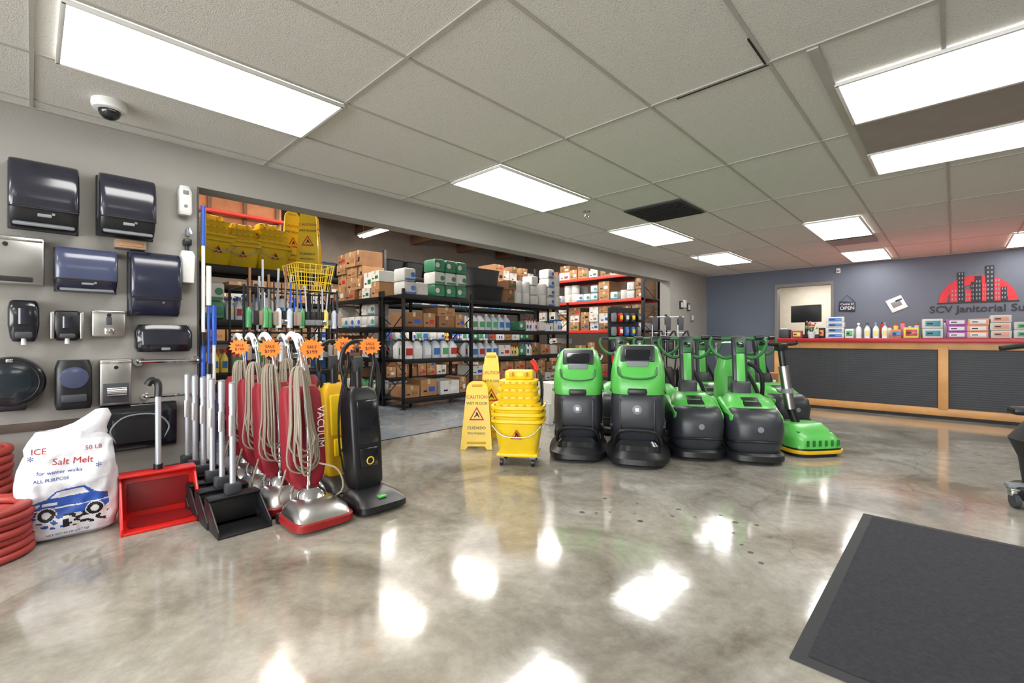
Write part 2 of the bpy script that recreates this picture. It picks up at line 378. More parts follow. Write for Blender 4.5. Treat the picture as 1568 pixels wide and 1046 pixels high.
def soap(Y0,Y1,z0,z1,d,body,side=None):
    w=Y1-Y0;h=z1-z0;o=O('soap_dispenser')
    o.rl([(0,0,-d*.4,w*.7,d*.8,4),(.1*h,0,-d*.45,w*.86,d*.9,4),(.4*h,0,-d/2,w,d,4),(.8*h,0,-d/2,w,d,4),(.95*h,0,-d*.46,w*.9,d*.9,4),(h,0,-d*.42,w*.75,d*.7,4)],body)
    o.box((0,-d*.95,.16*h),(w*.55,.05,.16*h),dgrey,.01).rl([(.42*h,0,-d*.99,w*.35,.02,2.2),(.8*h,0,-d*.99,w*.35,.02,2.2)],smoke)
    if side:
        for s in(-1,1): o.box((s*w*.5,-d*.5,h*.5),(.02,d*.9,h*.9),side,.006)
    o.cyl((0,-d*.8,-.02),(0,-d*.8,.04),.012,white)
    return o.done((XW+.001,(Y0+Y1)/2,z0),90)
soap(-.10,.035,1.03,1.28,.11,blkg)
soap(.09,.225,1.035,1.225,.10,blk,steel)
def jumbo(cy,cz,r,d=.12):
    o=O('toilet_roll_dispenser')
    o.cyl((0,0,0),(0,-d,0),r,blkg,n=48,bev=.03)
    o.tube([(r*.8*math.cos(a),-d-.001,r*.8*math.sin(a)) for a in [2*math.pi*i/24 for i in range(24)]],.003,blk,closed=True)
    o.cyl((0,-d,0),(0,-d-.004,0),r*.6,mat('teal_smoke',(20,32,40),.15,coat=.4),n=40,bev=.002)
    o.box((0,-d/2,-r*.93),(r*.9,d*.9,.05),blk,.01).box((0,-d-.004,r*.85),(.03,.01,.02),chrome,.003)
    return o.done((XW+.001,cy,cz),90)
jumbo(-.09,.785,.155)
o=O('toilet_roll_dispenser'); o.rl([(0,0,-.07,.16,.12,5),(.03,0,-.07,.175,.14,5),(.26,0,-.07,.175,.14,4),(.31,0,-.07,.15,.12,3)],blk).cyl((0,-.13,.2),(0,-.15,.2),.068,smokeb,n=32,bev=.004).box((0,-.138,.07),(.12,.02,.05),dgrey,.01); o.done((XW+.001,.187,.60),90)
o=O('twin_roll_dispenser'); o.rl([(0,0,-.07,.30,.13,4),(.03,0,-.075,.33,.15,4),(.14,0,-.075,.33,.15,4),(.19,0,-.065,.29,.11,3.5)],blkg)
o.rl([(.05,0,-.148,.26,.02,3),(.14,0,-.148,.27,.02,3)],smoke).box((0,-.15,.02),(.05,.02,.02),grey,.004)
o.done((XW+.001,.655,.955),90)
o=O('seat_cover_dispenser'); o.poly([(0,0),(-.05,0),(-.07,.03),(-.07,.26),(-.05,.32),(0,.32)],.42,blkg,.012).rl([(.06,0,-.074,.3,.02,3),(.22,0,-.074,.3,.02,3)],blk).tube([(-.13,-.075,.07),(-.16,-.078,.15),(-.1,-.08,.23),(0,-.08,.25),(.1,-.08,.23),(.16,-.078,.15),(.13,-.075,.07)],.006,grey); o.done((XW+.001,.525,.275),90)
o=O('chrome_grab_bar'); 
o.tube([(-.17,-.0,0),(-.17,-.07,0),(-.12,-.08,0),(.12,-.08,0),(.17,-.07,0),(.17,0,0)],.014,chrome).cyl((-.17,0,0),(-.17,-.01,0),.03,chrome).cyl((.17,0,0),(.17,-.01,0),.03,chrome); ob=o.done((XW+.001,.69,.885),90)
inst(ob,(XW+.001,.70,.64),90,.85)
o=O('air_freshener_dispenser'); o.rl([(0,0,-.035,.07,.06,5),(.02,0,-.04,.085,.08,5),(.17,0,-.04,.085,.08,4),(.215,0,-.03,.06,.05,3)],white).box((0,-.08,.16),(.035,.006,.03),grey,.003).cyl((0,-.078,.06),(0,-.083,.06),.012,grey); o.done((XW+.001,.785,1.96),90)
o=O('wall_soap_pump'); o.rl([(0,0,-.045,.075,.08,5),(.2,0,-.045,.09,.085,5),(.235,0,-.04,.07,.06,3)],white).box((0,-.04,.30),(.05,.07,.05),blk,.01).cyl((0,-.04,.22),(0,-.04,.3),.015,blk).box((.0,-.06,.37),(.03,.06,.06),grey,.01).tube([(0,-.04,.33),(0,-.08,.40),(.02,-.09,.36)],.008,chrome); o.done((XW+.001,.80,1.46),90)
o=O('telescopic_pole'); 
for dx,z0,z1,a,b in [(0,.02,2.05,blue,white),(.035,.02,1.6,white,blue),(.07,.02,1.3,blue,white)]:
    o.cyl((dx,0,z0),(dx,0,z0+(z1-z0)*.5),.016,a).cyl((dx,0,z0+(z1-z0)*.5),(dx,0,z1-.3),.012,b).cyl((dx,0,z1-.3),(dx,0,z1),.017,a).cyl((dx,0,z0+(z1-z0)*.48),(dx,0,z0+(z1-z0)*.53),.021,blk)
o.done((XW+.05,.90,0),90)

# ================= LEFT FLOOR ITEMS =================
def coil(n,Rr,r,name='hose_coil'):
    o=O(name)
    for i in range(n):
        for j in range(2):
            rad=Rr-r-j*2*r+rng.uniform(-.008,.008); ox,oy=rng.uniform(-.012,.012),rng.uniform(-.012,.012)
            o.tube([(ox+rad*math.cos(a),oy+rad*math.sin(a),r+i*r*1.85+rng.uniform(-.001,.003)) for a in [2*math.pi*k/16 for k in range(16)]],r,hose,closed=True,n=10)
    o.box((Rr-.045,0,n*r*.95),(.10,.03,n*r*1.9+.01),blk,.006)
    return o
coil(7,.215,.019).done((-3.36,-.20,0),-60)
coil(11,.25,.022).done((-3.82,-.31,0),-50)
bagw=mat('woven_bag_white',(215,216,222),.45,var=.05,scale=9,bump=.5,bscale=22,coat=.25); bagb=mat('bag_print_blue',(40,82,170),.45); bagr=mat('bag_print_red',(195,70,70),.45)
def pip(x,z,P):
    c=False;j=len(P)-1
    for i in range(len(P)):
        if (P[i][1]>z)!=(P[j][1]>z) and x<(P[j][0]-P[i][0])*(z-P[i][1])/(P[j][1]-P[i][1])+P[i][0]: c=not c
        j=i
    return c
body=[(-.15,.115),(-.158,.16),(-.135,.19),(-.085,.20),(-.045,.242),(.06,.25),(.10,.21),(.15,.195),(.158,.135),(.13,.11)]
w1=[(-.072,.203),(-.04,.235),(-.005,.237),(-.005,.203)]; w2=[(.006,.203),(.006,.238),(.053,.241),(.08,.207)]
hl=[(-.15,.165),(-.13,.18),(-.105,.178),(-.12,.162)]; gr=[(-.1,.165),(-.045,.165),(-.045,.18),(-.1,.18)]
def bagfn(c,n):
    x,z=c.x-.005,c.z-.025
    if n.y<-.1 and z<.3:
        for cx in(-.085,.10):
            q=math.hypot(x-cx,z-.118)
            if q<.017: return bagw
            if q<.033: return txtb
            if q<.038: return bagw
        if pip(x,z,w1) or pip(x,z,w2) or pip(x,z,hl) or pip(x,z,gr): return bagw
        if pip(x,z,body):
            if abs(z-.152-.05*x)<.003 or abs(x-.0)<.002 and z<.2: return bagw
            return bagb
        nn=noise.noise(Vector((x*40,z*60,2)))
        if .045<z<.112 and abs(x)<.16 and nn>-.02+abs(x)*1.5: return txtb if x>-.02 else bagb
    return bagw
def bagdisp(c):
    n=noise.noise_vector(c*7)*.03+noise.noise_vector(c*16)*.014+noise.noise_vector(Vector((c.x*30,c.y*30,c.z*14)))*.005
    k=min(1,c.z/.05)
    return Vector((c.x+n.x*.5*k,c.y+n.y*k,max(0,c.z+n.z*.5*k)))
secs=[];NR=150
for i in range(NR):
    t=i/(NR-1); z=.55*t
    w=.37+.045*math.sin(min(1,t/.8)*math.pi)**.6-max(0,t-.86)*.6-.02*t
    d=.20+.09*math.sin(min(1,t*1.1)*math.pi)**.7-.13*max(0,t-.55)/.45
    if t<.04: w-=.04*(1-t/.04); d-=.05*(1-t/.04)
    secs.append((z,.0,0,max(w,.1),max(d,.04),3.2))
o=O('salt_bag'); o.rl(secs,bagw,n=300,fn=bagfn,disp=bagdisp)
bv=BVHTree.FromBMesh(o.bm)
o.text('ICE',.04,bagr,(-.11,0,.465),bvh=bv).text('Salt Melt',.045,bagr,(.02,0,.405),bvh=bv,rot=(90,4,0)).text('for winter walks',.026,bagb,(-.03,0,.36),bvh=bv).text('50 LB',.03,bagr,(.10,0,.46),bvh=bv).text('ALL PURPOSE',.022,bagb,(-.06,0,.325),bvh=bv).text('NET WT 50 LB (22.7 kg)',.016,bagb,(0,0,.04),bvh=bv)
for (x,z) in [(.12,.36),(-.14,.42)]: o.text('*',.06,bagb,(x,0,z),bvh=bv)
o.rl([(.52,.02,0,.27,.08,3),(.55,.05,.0,.20,.07,3),(.58,.09,.01,.14,.08,2.5),(.62,.12,.02,.11,.06,2.5),(.655,.125,.02,.05,.03,2)],bagw,disp=bagdisp)
o.done((-3.46,.14,0.0),86,ang=60)
o=O('lobby_dustpan')
o.box((0,-.02,.008),(.36,.26,.016),red,.004)
o.box((0,.135,.13),(.36,.02,.25),red,.008,rot=(-12,0,0))
for s in(-1,1): o.poly([(-.15,.0),(.14,0),(.20,.25),(.09,.25),(-.15,.04)],.014,red,.004,cx=s*.175)
o.box((0,.125,.262),(.365,.11,.016),red,.006)
o.rl([(.018,0,.0,.30,.20,5),(.02,0,.0,.30,.20,5)],rdk)  # darker red plates paint the shade inside the pan
o.box((0,.119,.13),(.29,.01,.16),rdk,.003,rot=(-12,0,0))
o.cyl((0,.13,.26),(0,.14,.72),.015,alu).cyl((0,.13,.25),(0,.13,.30),.024,blk).tube([(0,.14,.70),(0,.15,.78),(-.03,.15,.80),(-.05,.15,.77)],.019,blk)
o.done((-3.30,.515,0),86)
def bdust():
    o=O('lobby_dustpan')
    o.box((0,0,.006),(.26,.26,.012),blk,.003)
    o.box((0,.12,.08),(.26,.014,.15),blk,.005,rot=(-10,0,0))
    for s in(-1,1): o.poly([(-.13,0),(.12,0),(.15,.15),(.06,.15),(-.13,.04)],.01,blk,.003,cx=s*.127)
    o.box((0,.10,.158),(.26,.09,.012),blk,.004)
    o.box((0,.11,.19),(.08,.06,.06),dgrey,.01)
    o.cyl((0,.11,.2),(0,.12,.66),.0155,alu).cyl((0,.12,.66),(0,.12,.79),.018,alu).ball((0,.12,.79),(.036,.036,.02),grey)
    o.box((-.014,.105,.55),(.012,.02,.12),white,.003)
    return o
ob=bdust().done((-2.88,.80,0),90)
for i in range(1,6): inst(ob,(-2.88-i*.19,.80-i*.006,0),90)

def star(o,c,r=.062,rz=0):
    pts=[]
    for i in range(28):
        a=2*math.pi*i/28; q=r*(1 if i%2==0 else .74); pts.append((q*1.2*math.cos(a),q*math.sin(a)))
    o.plate(pts,.003,org,c,(0,rng.uniform(-12,12),rz))
    ca,sa=math.cos(R(rz)),math.sin(R(rz))
    o.text('SALE',.026,txtb,(c[0]+.004*sa,c[1]-.004*ca,c[2]+.012),(90,0,rz),.0005).text('$199',.03,txtb,(c[0]+.004*sa,c[1]-.004*ca,c[2]-.018),(90,0,rz),.0005)
def redvac(tag=True,sx=-.05):
    o=O('upright_vacuum')
    o.rl([(.012,0,0,.31,.31,5),(.02,0,0,.335,.335,5),(.055,0,0,.335,.335,5),(.062,0,0,.32,.32,5)],mat('vacuum_bumper_red',(140,24,26),.4))
    o.rl([(.062,0,0,.31,.31,5),(.09,0,.01,.30,.28,4.5),(.12,0,.04,.24,.2,3),(.14,0,.06,.16,.14,2.6)],steel)
    o.rl([(.10,0,.06,.17,.17,2.4),(.16,0,.07,.15,.15,2.4),(.19,0,.07,.09,.09,2.2)],chrome)
    for s in(-1,1): o.cyl((s*.13,.13,.03),(s*.165,.13,.03),.03,blk).tube([(s*.09,.07,.08),(s*.09,.12,.16),(s*.03,.16,.24)],.01,chrome)
    o.rl([(.17,0,.15,.12,.09,4),(.22,0,.16,.19,.13,5),(.30,0,.17,.225,.15,6),(.60,0,.21,.225,.14,6),(.72,0,.23,.22,.11,6),(.76,0,.24,.19,.06,5)],redf)
    o.tube([(0,.11,.16),(0,.10,.35),(0,.15,.72),(0,.20,.92),(0,.25,1.02),(0,.33,1.07),(0,.40,1.05)],.013,chrome,n=10)
    o.tube([(0,.23,.98),(0,.29,1.05),(0,.36,1.075),(0,.42,1.05)],.019,white,n=10)
    o.text('VACUUM',.06,white,(0.075,.112,.52),(90,90,0),.001)
    for j in range(9):
        w=.016+.005*j; z0=.27+.04*(j%4)+rng.uniform(-.02,.02); x0=rng.uniform(-.012,.012)-.035
        yy=.05+.006*j
        o.tube([(x0,yy+.09,.88),(x0+w*.8,yy+.07,.82),(x0+w*1.2,yy+.02,.55),(x0+w*1.6,yy-.01,z0+.06),(x0,yy-.01,z0),(x0-w*1.6,yy-.01,z0+.06),(x0-w*1.2,yy+.02,.55),(x0-w*.8,yy+.07,.82)],.0055,cord,closed=True,n=6)
    o.tube([(.04,.05,.32),(.12,-.02,.28),(.15,.0,.14),(.02,.16,.05),(-.14,.16,.10),(-.12,.12,.3)],.0055,cord,n=6)
    if tag: star(o,(sx,.13,.985),rz=-25)
    return o
ob=redvac(True,.03).done((-2.63,1.125,0),90)
v2=redvac(True,-.05).done((-3.00,1.10,0),92)
v3=redvac(False).done((-3.37,1.11,0),90); inst(v2,(-3.74,1.13,0),90); inst(ob,(-3.42,1.46,0),90); inst(v3,(-3.79,1.48,0),90)
def cvac(body,acc,btn):
    o=O('upright_vacuum')
    o.rl([(.012,0,0,.30,.30,6),(.02,0,0,.32,.32,6),(.055,0,0,.32,.32,6),(.085,0,.02,.28,.26,5),(.11,0,.07,.2,.14,4)],blk)
    o.box((0,-.10,.088),(.05,.04,.012),btn,.004)
    for s in(-1,1): o.cyl((s*.12,.15,.035),(s*.15,.15,.035),.035,dgrey)
    o.rl([(.08,0,.12,.16,.12,6),(.14,0,.12,.2,.16,7),(.4,0,.15,.21,.17,7),(.62,0,.18,.205,.165,7),(.70,0,.19,.19,.15,6),(.73,0,.195,.15,.11,4)],body)
    o.box((0,.078,.52),(.15,.03,.28),acc,.012,rot=(-5,0,0)).box((0,.055,.3),(.12,.03,.12),acc,.01,rot=(-5,0,0))
    o.tube([(.022*math.cos(a),.036,.28+.022*math.sin(a)) for a in [6.283*i/12 for i in range(12)]],.004,yel,closed=True).cyl((0,.06,.28),(0,.036,.28),.018,blk,n=24).box((0,.085,.615),(.10,.02,.02),btn,.004)
    o.tube([(-.08,.19,.7),(-.10,.20,.80),(-.115,.2,.90),(-.08,.2,1.0),(0,.2,1.03),(.08,.2,1.0),(.115,.2,.90),(.10,.2,.80),(.08,.19,.70)],.014,blk,n=10)
    o.cyl((0,.19,.68),(0,.2,.86),.022,blk).box((0,.2,.88),(.06,.04,.1),dgrey,.01)
    o.tube([(.11,.17,.62),(.15,.2,.75),(.13,.22,.9),(.05,.24,1.0)],.018,blkm,n=10)
    o.tube([(-.11,.17,.2),(-.15,.16,.45),(-.13,.16,.7),(-.08,.2,.86),(-.13,.2,.6),(-.12,.2,.3)],.006,blkm,n=6)
    star(o,(.06,.15,1.0),rz=-30)
    return o
cvac(blk,blkg,green).done((-2.62,1.48,0),90)
cvac(dyel,yel,blk).done((-3.0,1.49,0),90)

o=O('wire_display_rack')
for x in(-.4,.4):
    for y in(-.2,.2): o.cyl((x,y,0),(x,y,1.5),.011,blkm)
for z in(.15,.75,1.1,1.48):
    for y in(-.2,.2): o.cyl((-.4,y,z),(.4,y,z),.007,blkm)
    for x in(-.4,.4): o.cyl((x,-.2,z),(x,.2,z),.007,blkm)
for i in range(13): o.cyl((-.38+i*.063,-.2,.75),(-.38+i*.063,-.2,1.48),.003,blkm,n=6)
for z in (.75,1.1,1.48):
    for i in range(9): o.cyl((-.4+i*.1,-.2,z),(-.4+i*.1,.2,z),.003,blkm,n=6)
o.done((-4.45,1.62,0),90)
def handles(name,n,x0,x1,y,z0,z1,cols,heads,loc,rz,r=.007):
    o=O(name)
    for i in range(n):
        x=x0+(x1-x0)*(i+.5)/n+rng.uniform(-.01,.01); m=rng.choice(cols); zt=z1+rng.uniform(-.14,.04); yy=y+rng.uniform(-.02,.02)
        o.cyl((x,yy,z0),(x+rng.uniform(-.02,.02),yy,zt),r,m,n=8)
        h=rng.choice(heads)
        if h=='brush': o.box((x,yy,z0-.0),(.035,.05,.1),rng.choice([white,blue,dgrey,grey]),.008).box((x,yy-.03,z0),(.03,.03,.12),rng.choice([beige,beige,blkm,cord]),.004)
        if h=='mop': 
            for q in range(7): o.tube([(x,yy,z0+.03),(x+rng.uniform(-.03,.03),yy+rng.uniform(-.03,.03),z0-.08),(x+rng.uniform(-.035,.035),yy+rng.uniform(-.03,.03),z0-.2)],.006,cord,n=5,sm=2)
        if h=='bottle': o.rl([(z0-.08,x,yy,.05,.05,2),(z0+.06,x,yy,.05,.05,2),(z0+.09,x,yy,.02,.02,2)],rng.choice([ppl[3],ppl[4],ppl[7],ppl[1]]),n=10)
        if h=='squeegee': o.box((x,yy,z0),(.03,.03,.14),blk,.005).box((x,yy-.02,z0-.03),(.05,.02,.05),rng.choice([chrome,blue,grey]),.005)
    return o.done(loc,rz)
handles('cleaning_brushes',20,-.4,.4,-.25,1.22,1.52,[alu,grey,dgrey,blkm,blue],['brush','bottle','bottle','squeegee'],(-4.45,1.62,0),90)
handles('hanging_brushes',20,-.4,.4,-.26,.93,1.08,[grey,dgrey,blkm],['brush','mop','bottle','squeegee'],(-4.45,1.62,0),90)
handles('mop_handles',7,-.3,.1,.08,1.12,1.74,[card,alu,mat('pink_handle',(160,100,90),.5),blue],['no'],(-4.45,1.62,0),90,.011)
handles('mop_heads',9,-.36,.36,0,.5,.7,[card,alu],['mop'],(-4.45,1.62,0),90)

# ================= RACKS + GOODS =================
def rack(W,D,levels,top,loc,rz,pm=rackm,bmr=rackm,post=.04,name='steel_shelving_rack'):
    o=O(name)
    for sx in(-1,1):
        for sy in(-1,1):
            o.box((sx*(W/2-post/2),sy*(D/2-post/2),top/2),(post,post,top),pm,.003)
            o.box((sx*(W/2-post/2),sy*(D/2-post/2),.006),(post+.03,post+.03,.012),pm,.002)
        nb=int(top/.45)
        for i in range(nb):
            z0=.1+i*.45; z1=z0+.4
            y0,y1=(-D/2+.03,D/2-.03) if i%2 else (D/2-.03,-D/2+.03)
            o.cyl((sx*(W/2-post/2),y0,z0),(sx*(W/2-post/2),y1,z1),.008,pm,n=6)
    for z in levels:
        o.box((0,0,z-.012),(W-.01,D-.01,.02),pm)
        for sy in(-1,1): o.box((0,sy*(D/2-.012),z-.035),(W,.024,.07),bmr,.004)
    return o.done(loc,rz)
def bottle(o,x,y,z,s,m,capm):
    h=.26*s;w=.085*s
    o.rl([(z,x,y,w*.95,w*.75,3),(z+.6*h,x,y,w,w*.78,3),(z+.75*h,x,y,w*.6,w*.5,2),(z+.82*h,x,y,w*.32,w*.32,2),(z+.9*h,x,y,w*.3,w*.3,2)],m,n=10)
    o.box((x,y-.01*s,z+.95*h),(w*.4,w*.7,h*.13),capm)
    o.box((x,y-w*.4,z+.35*h),(w*.6,.003,h*.3),rng.choice([white,ppl[0],ppl[2],ppl[4]]))
def jug(o,x,y,z,s,m,capm):
    h=.3*s;w=.16*s
    o.rl([(z,x,y,w*.95,w*.95,4),(z+.62*h,x,y,w,w,4),(z+.85*h,x,y,w*.5,w*.5,2.5),(z+.9*h,x,y,w*.25,w*.25,2)],m,n=14)
    o.cyl((x,y,z+.88*h),(x,y,z+h),w*.15,capm,n=10).box((x,y-w*.49,z+.35*h),(w*.7,.004,h*.35),rng.choice([white,ppl[0],ppl[1],ppl[2]]))
def carton(o,x,y,z,w,d,h,m,lab=True):
    o.box((x,y,z+h/2),(w-.006,d,h-.003),m,.004,seg=1).box((x,y,z+h-.001),(.05,d*1.004,.004),tape).box((x,y-d/2-.001,z+h*.85),(.05,.003,h*.28),tape)
    if lab: 
        q=rng.choice([white,white,dgreen,blue,txtb,red,card2,card2])
        o.box((x+w*.18,y-d/2-.002,z+h*.4),(w*.34,.003,h*.28),q).box((x-w*.22,y-d/2-.002,z+h*.3),(w*.2,.003,h*.1),txtb)
def roll(o,x,y,z,r,h):
    o.cyl((x,y,z),(x,y,z+h),r,wht2,n=20,bev=.006).cyl((x,y,z+h),(x,y,z+h+.001),r*.3,card,n=12)
def fill(kind,x0,x1,D,z,hm,loc,rz,name=None,full=False,pal=None):
    names={'carton':'cardboard_cartons','bottle':'spray_bottles','jug':'cleaner_jugs','roll':'paper_rolls','pack':'tissue_packs','mix':'shelf_supplies','mixw':'shelf_supplies','wpack':'paper_towel_packs','bin':'storage_bins'}
    o=O(name or names[kind]); x=x0; z=z+.0005
    pal=pal or [card,card,card2,wht2]
    while x<x1-.06:
        k=kind
        if kind=='mix': k=rng.choice(['carton','carton','bottle','jug','wpack','bottle','pack'])
        if kind=='mixw': k=rng.choice(['roll','wpack','roll','carton','wpack'])
        if k=='carton':
            w=min(rng.uniform(.24,.4),x1-x); 
            if w<.12: break
            zz=z; 
            while zz<z+hm-.14:
                h=min(rng.choice([.18,.22,.26]),z+hm-zz); dd=D*rng.uniform(.75,.92)
                carton(o,x+w/2+rng.uniform(-.01,.01),rng.uniform(-.02,.02),zz,w*rng.uniform(.88,1),dd,h,rng.choice(pal)); zz+=h
                if not full and rng.random()<.25: break
            x+=w+.01
        elif k=='bottle':
            m=bc();c=rng.choice([white,blk,ppl[2],ppl[0]]);s=min(1,hm/.27)*rng.uniform(.8,1)
            for j in range(rng.randint(2,4)):
                if x+.09>x1: break
                for q in range(2): bottle(o,x+.045,-D*.36+q*.12,z,s,m,c)
                x+=.092*s
            else: 
                if rng.random()<.3: x+=.03
                continue
            break
        elif k=='jug':
            m=rng.choice([ppl[3],ppl[7],bc()]);c=rng.choice([white,blk,ppl[0]]);s=min(1,hm/.31)
            if x+.34>x1: break
            for j in range(2):
                jug(o,x+.08,-D*.3,z,s,m,c); jug(o,x+.08,D*.1,z,s,m,c); x+=.17*s
        elif k=='roll':
            r=.115; h=.23
            if x+2*r>x1: break
            n=max(1,int(hm/h)); nn=rng.randint(max(1,n-1),n)
            for q in range(nn):
                for yy in(-D*.25,D*.22): roll(o,x+r,yy,z+q*h,r*.98,h-.002)
            x+=2*r+.004
        elif k in('pack','wpack'):
            w=.22;h=.2
            if x+w>x1: break
            m=gpack if k=='pack' else rng.choice([wht2,wht2,teal,ppl[0]])
            n=max(1,int(hm/h))
            for q in range(rng.randint(max(1,n-1),n)):
                o.box((x+w/2,-D*.18,z+q*h+h/2),(w-.01,D*.55,h-.004),wht2 if k=='wpack' or q%2 else gpack,.03)
                for u in range(2): o.cyl((x+w*(.28+.44*u),-D*.18-D*.275,z+q*h+h*.5),(x+w*(.28+.44*u),-D*.18-D*.283,z+q*h+h*.5),.04,m if u else wht2,n=14)
                o.box((x+w/2,-D*.18-D*.277,z+q*h+h*.14),(w*.8,.006,h*.14),m,.002)
            x+=w+.005
        elif k=='bin':
            w=.5;h=min(hm,.36)
            if x+w>x1: break
            o.rl([(z,x+w/2,0,w*.8,D*.75,5),(z+h*.93,x+w/2,0,w*.95,D*.9,5),(z+h*.93,x+w/2,0,w,D*.95,5),(z+h,x+w/2,0,w,D*.95,5)],rng.choice([blkm,dgrey,blkm,dgrey])); x+=w+.03
        if not full and rng.random()<.06: x+=.08
    return o.done(loc,rz)
L1=(-5.9,1.87,0); rack(1.4,.6,[.15,.68,1.25,1.83],1.85,L1,90)
fill('carton',-.64,.64,.5,.15,.40,L1,90); fill('mix',-.64,.64,.5,.68,.40,L1,90); fill('mix',-.64,.64,.5,1.25,.40,L1,90)
L2=(-6.1,4.43,0); rack(1.36,.6,[.15,.74,1.22,1.70],1.78,L2,90)
fill('carton',-.6,.6,.5,.15,.3,L2,90,pal=[wht2,card,white]); fill('jug',-.6,.6,.5,.74,.34,L2,90,'detergent_jugs'); fill('carton',-.6,.6,.5,1.22,.32,L2,90)
fill('wpack',-.63,-.1,.55,1.70,.42,L2,90); fill('pack',-.08,.64,.55,1.70,.62,L2,90,full=True)
L2b=(-7.30,4.05,0); rack(1.7,.6,[.15,.74,1.22,1.70],1.78,L2b,0)
fill('mix',-.78,.78,.5,.15,.4,L2b,0); fill('mix',-.78,.78,.5,.74,.36,L2b,0); fill('wpack',-.78,.78,.5,1.22,.4,L2b,0)
fill('carton',-.8,.1,.5,1.70,.84,L2b,0,full=True,pal=[card,card,card2]); fill('carton',.12,.8,.5,1.70,.5,L2b,0,full=True,pal=[card,wht2,white])
L3=(-6.5,6.85,0); rack(2.9,.6,[.15,.70,1.2,1.74],1.84,L3,90)
fill('carton',-1.35,1.35,.5,.15,.45,L3,90); fill('mix',-1.35,1.35,.5,.70,.36,L3,90); fill('jug',-1.35,-.2,.5,1.2,.36,L3,90); fill('mix',-.1,1.35,.5,1.2,.36,L3,90)
fill('mixw',-.45,1.38,.5,1.74,.80,L3,90,'paper_roll_cases')
o=O('storage_bins'); o.rl([(1.741,-.95,0,.78,.46,6),(2.0,-.95,0,.84,.52,6),(2.0,-.95,0,.88,.56,6),(2.03,-.95,0,.88,.56,6)],blkm).rl([(2.031,-1.0,0,.7,.42,6),(2.30,-1.0,0,.78,.48,6),(2.33,-1.0,0,.82,.5,6)],dgrey); o.done(L3,90)
L4=(-6.9,10.3,0); rack(3.4,.9,[.2,1.25,2.0,2.6],3.0,L4,0,rackm,rorg,.07,'pallet_rack')
fill('carton',-1.6,1.6,.8,.2,.85,L4,0); fill('carton',-1.6,1.6,.8,1.25,.6,L4,0); fill('mixw',-1.6,1.6,.8,2.0,.5,L4,0); fill('carton',-1.6,1.6,.8,2.6,.4,L4,0)
L5=(-9.0,7.6,0); rack(5.0,.8,[.2,1.0,1.8,2.4],2.9,L5,90,rackm,rackm,.06,'pallet_rack')
fill('carton',-2.4,2.4,.7,.2,.6,L5,90); fill('mix',-2.4,2.4,.7,1.0,.4,L5,90); fill('wpack',-2.4,2.4,.7,1.8,.45,L5,90); fill('bin',-2.4,.6,.7,2.4,.36,L5,90); fill('carton',.8,2.4,.7,2.4,.6,L5,90)
L6=(-10.4,3.5,0); rack(4.0,.8,[.2,1.0,1.8,2.4],2.8,L6,90,rackm,rackm,.06,'pallet_rack')
for z in (.2,1.0,1.8): fill('carton',-1.9,1.9,.7,z,.5,L6,90)
fill('bin',-1.9,1.9,.7,2.4,.36,L6,90)
L7=(-7.6,1.5,0); rack(1.9,.6,[.15,.7,1.25,1.8],1.9,L7,90)
for z in (.15,.7,1.25): fill('carton',-.9,.9,.5,z,.36,L7,90)
bnb=mat('bin_blue',(40,90,150),.5)
L8=(-5.95,3.0,0)
o=O('refuse_bin'); o.rl([(0,0,0,.4,.4,4),(.75,0,0,.52,.52,4),(.75,0,0,.56,.56,4),(.80,0,0,.56,.56,4)],bnb).rl([(.80,0,0,.54,.54,4),(.84,0,0,.5,.5,4)],bnb); o.done((-7.2,2.95,0),10)
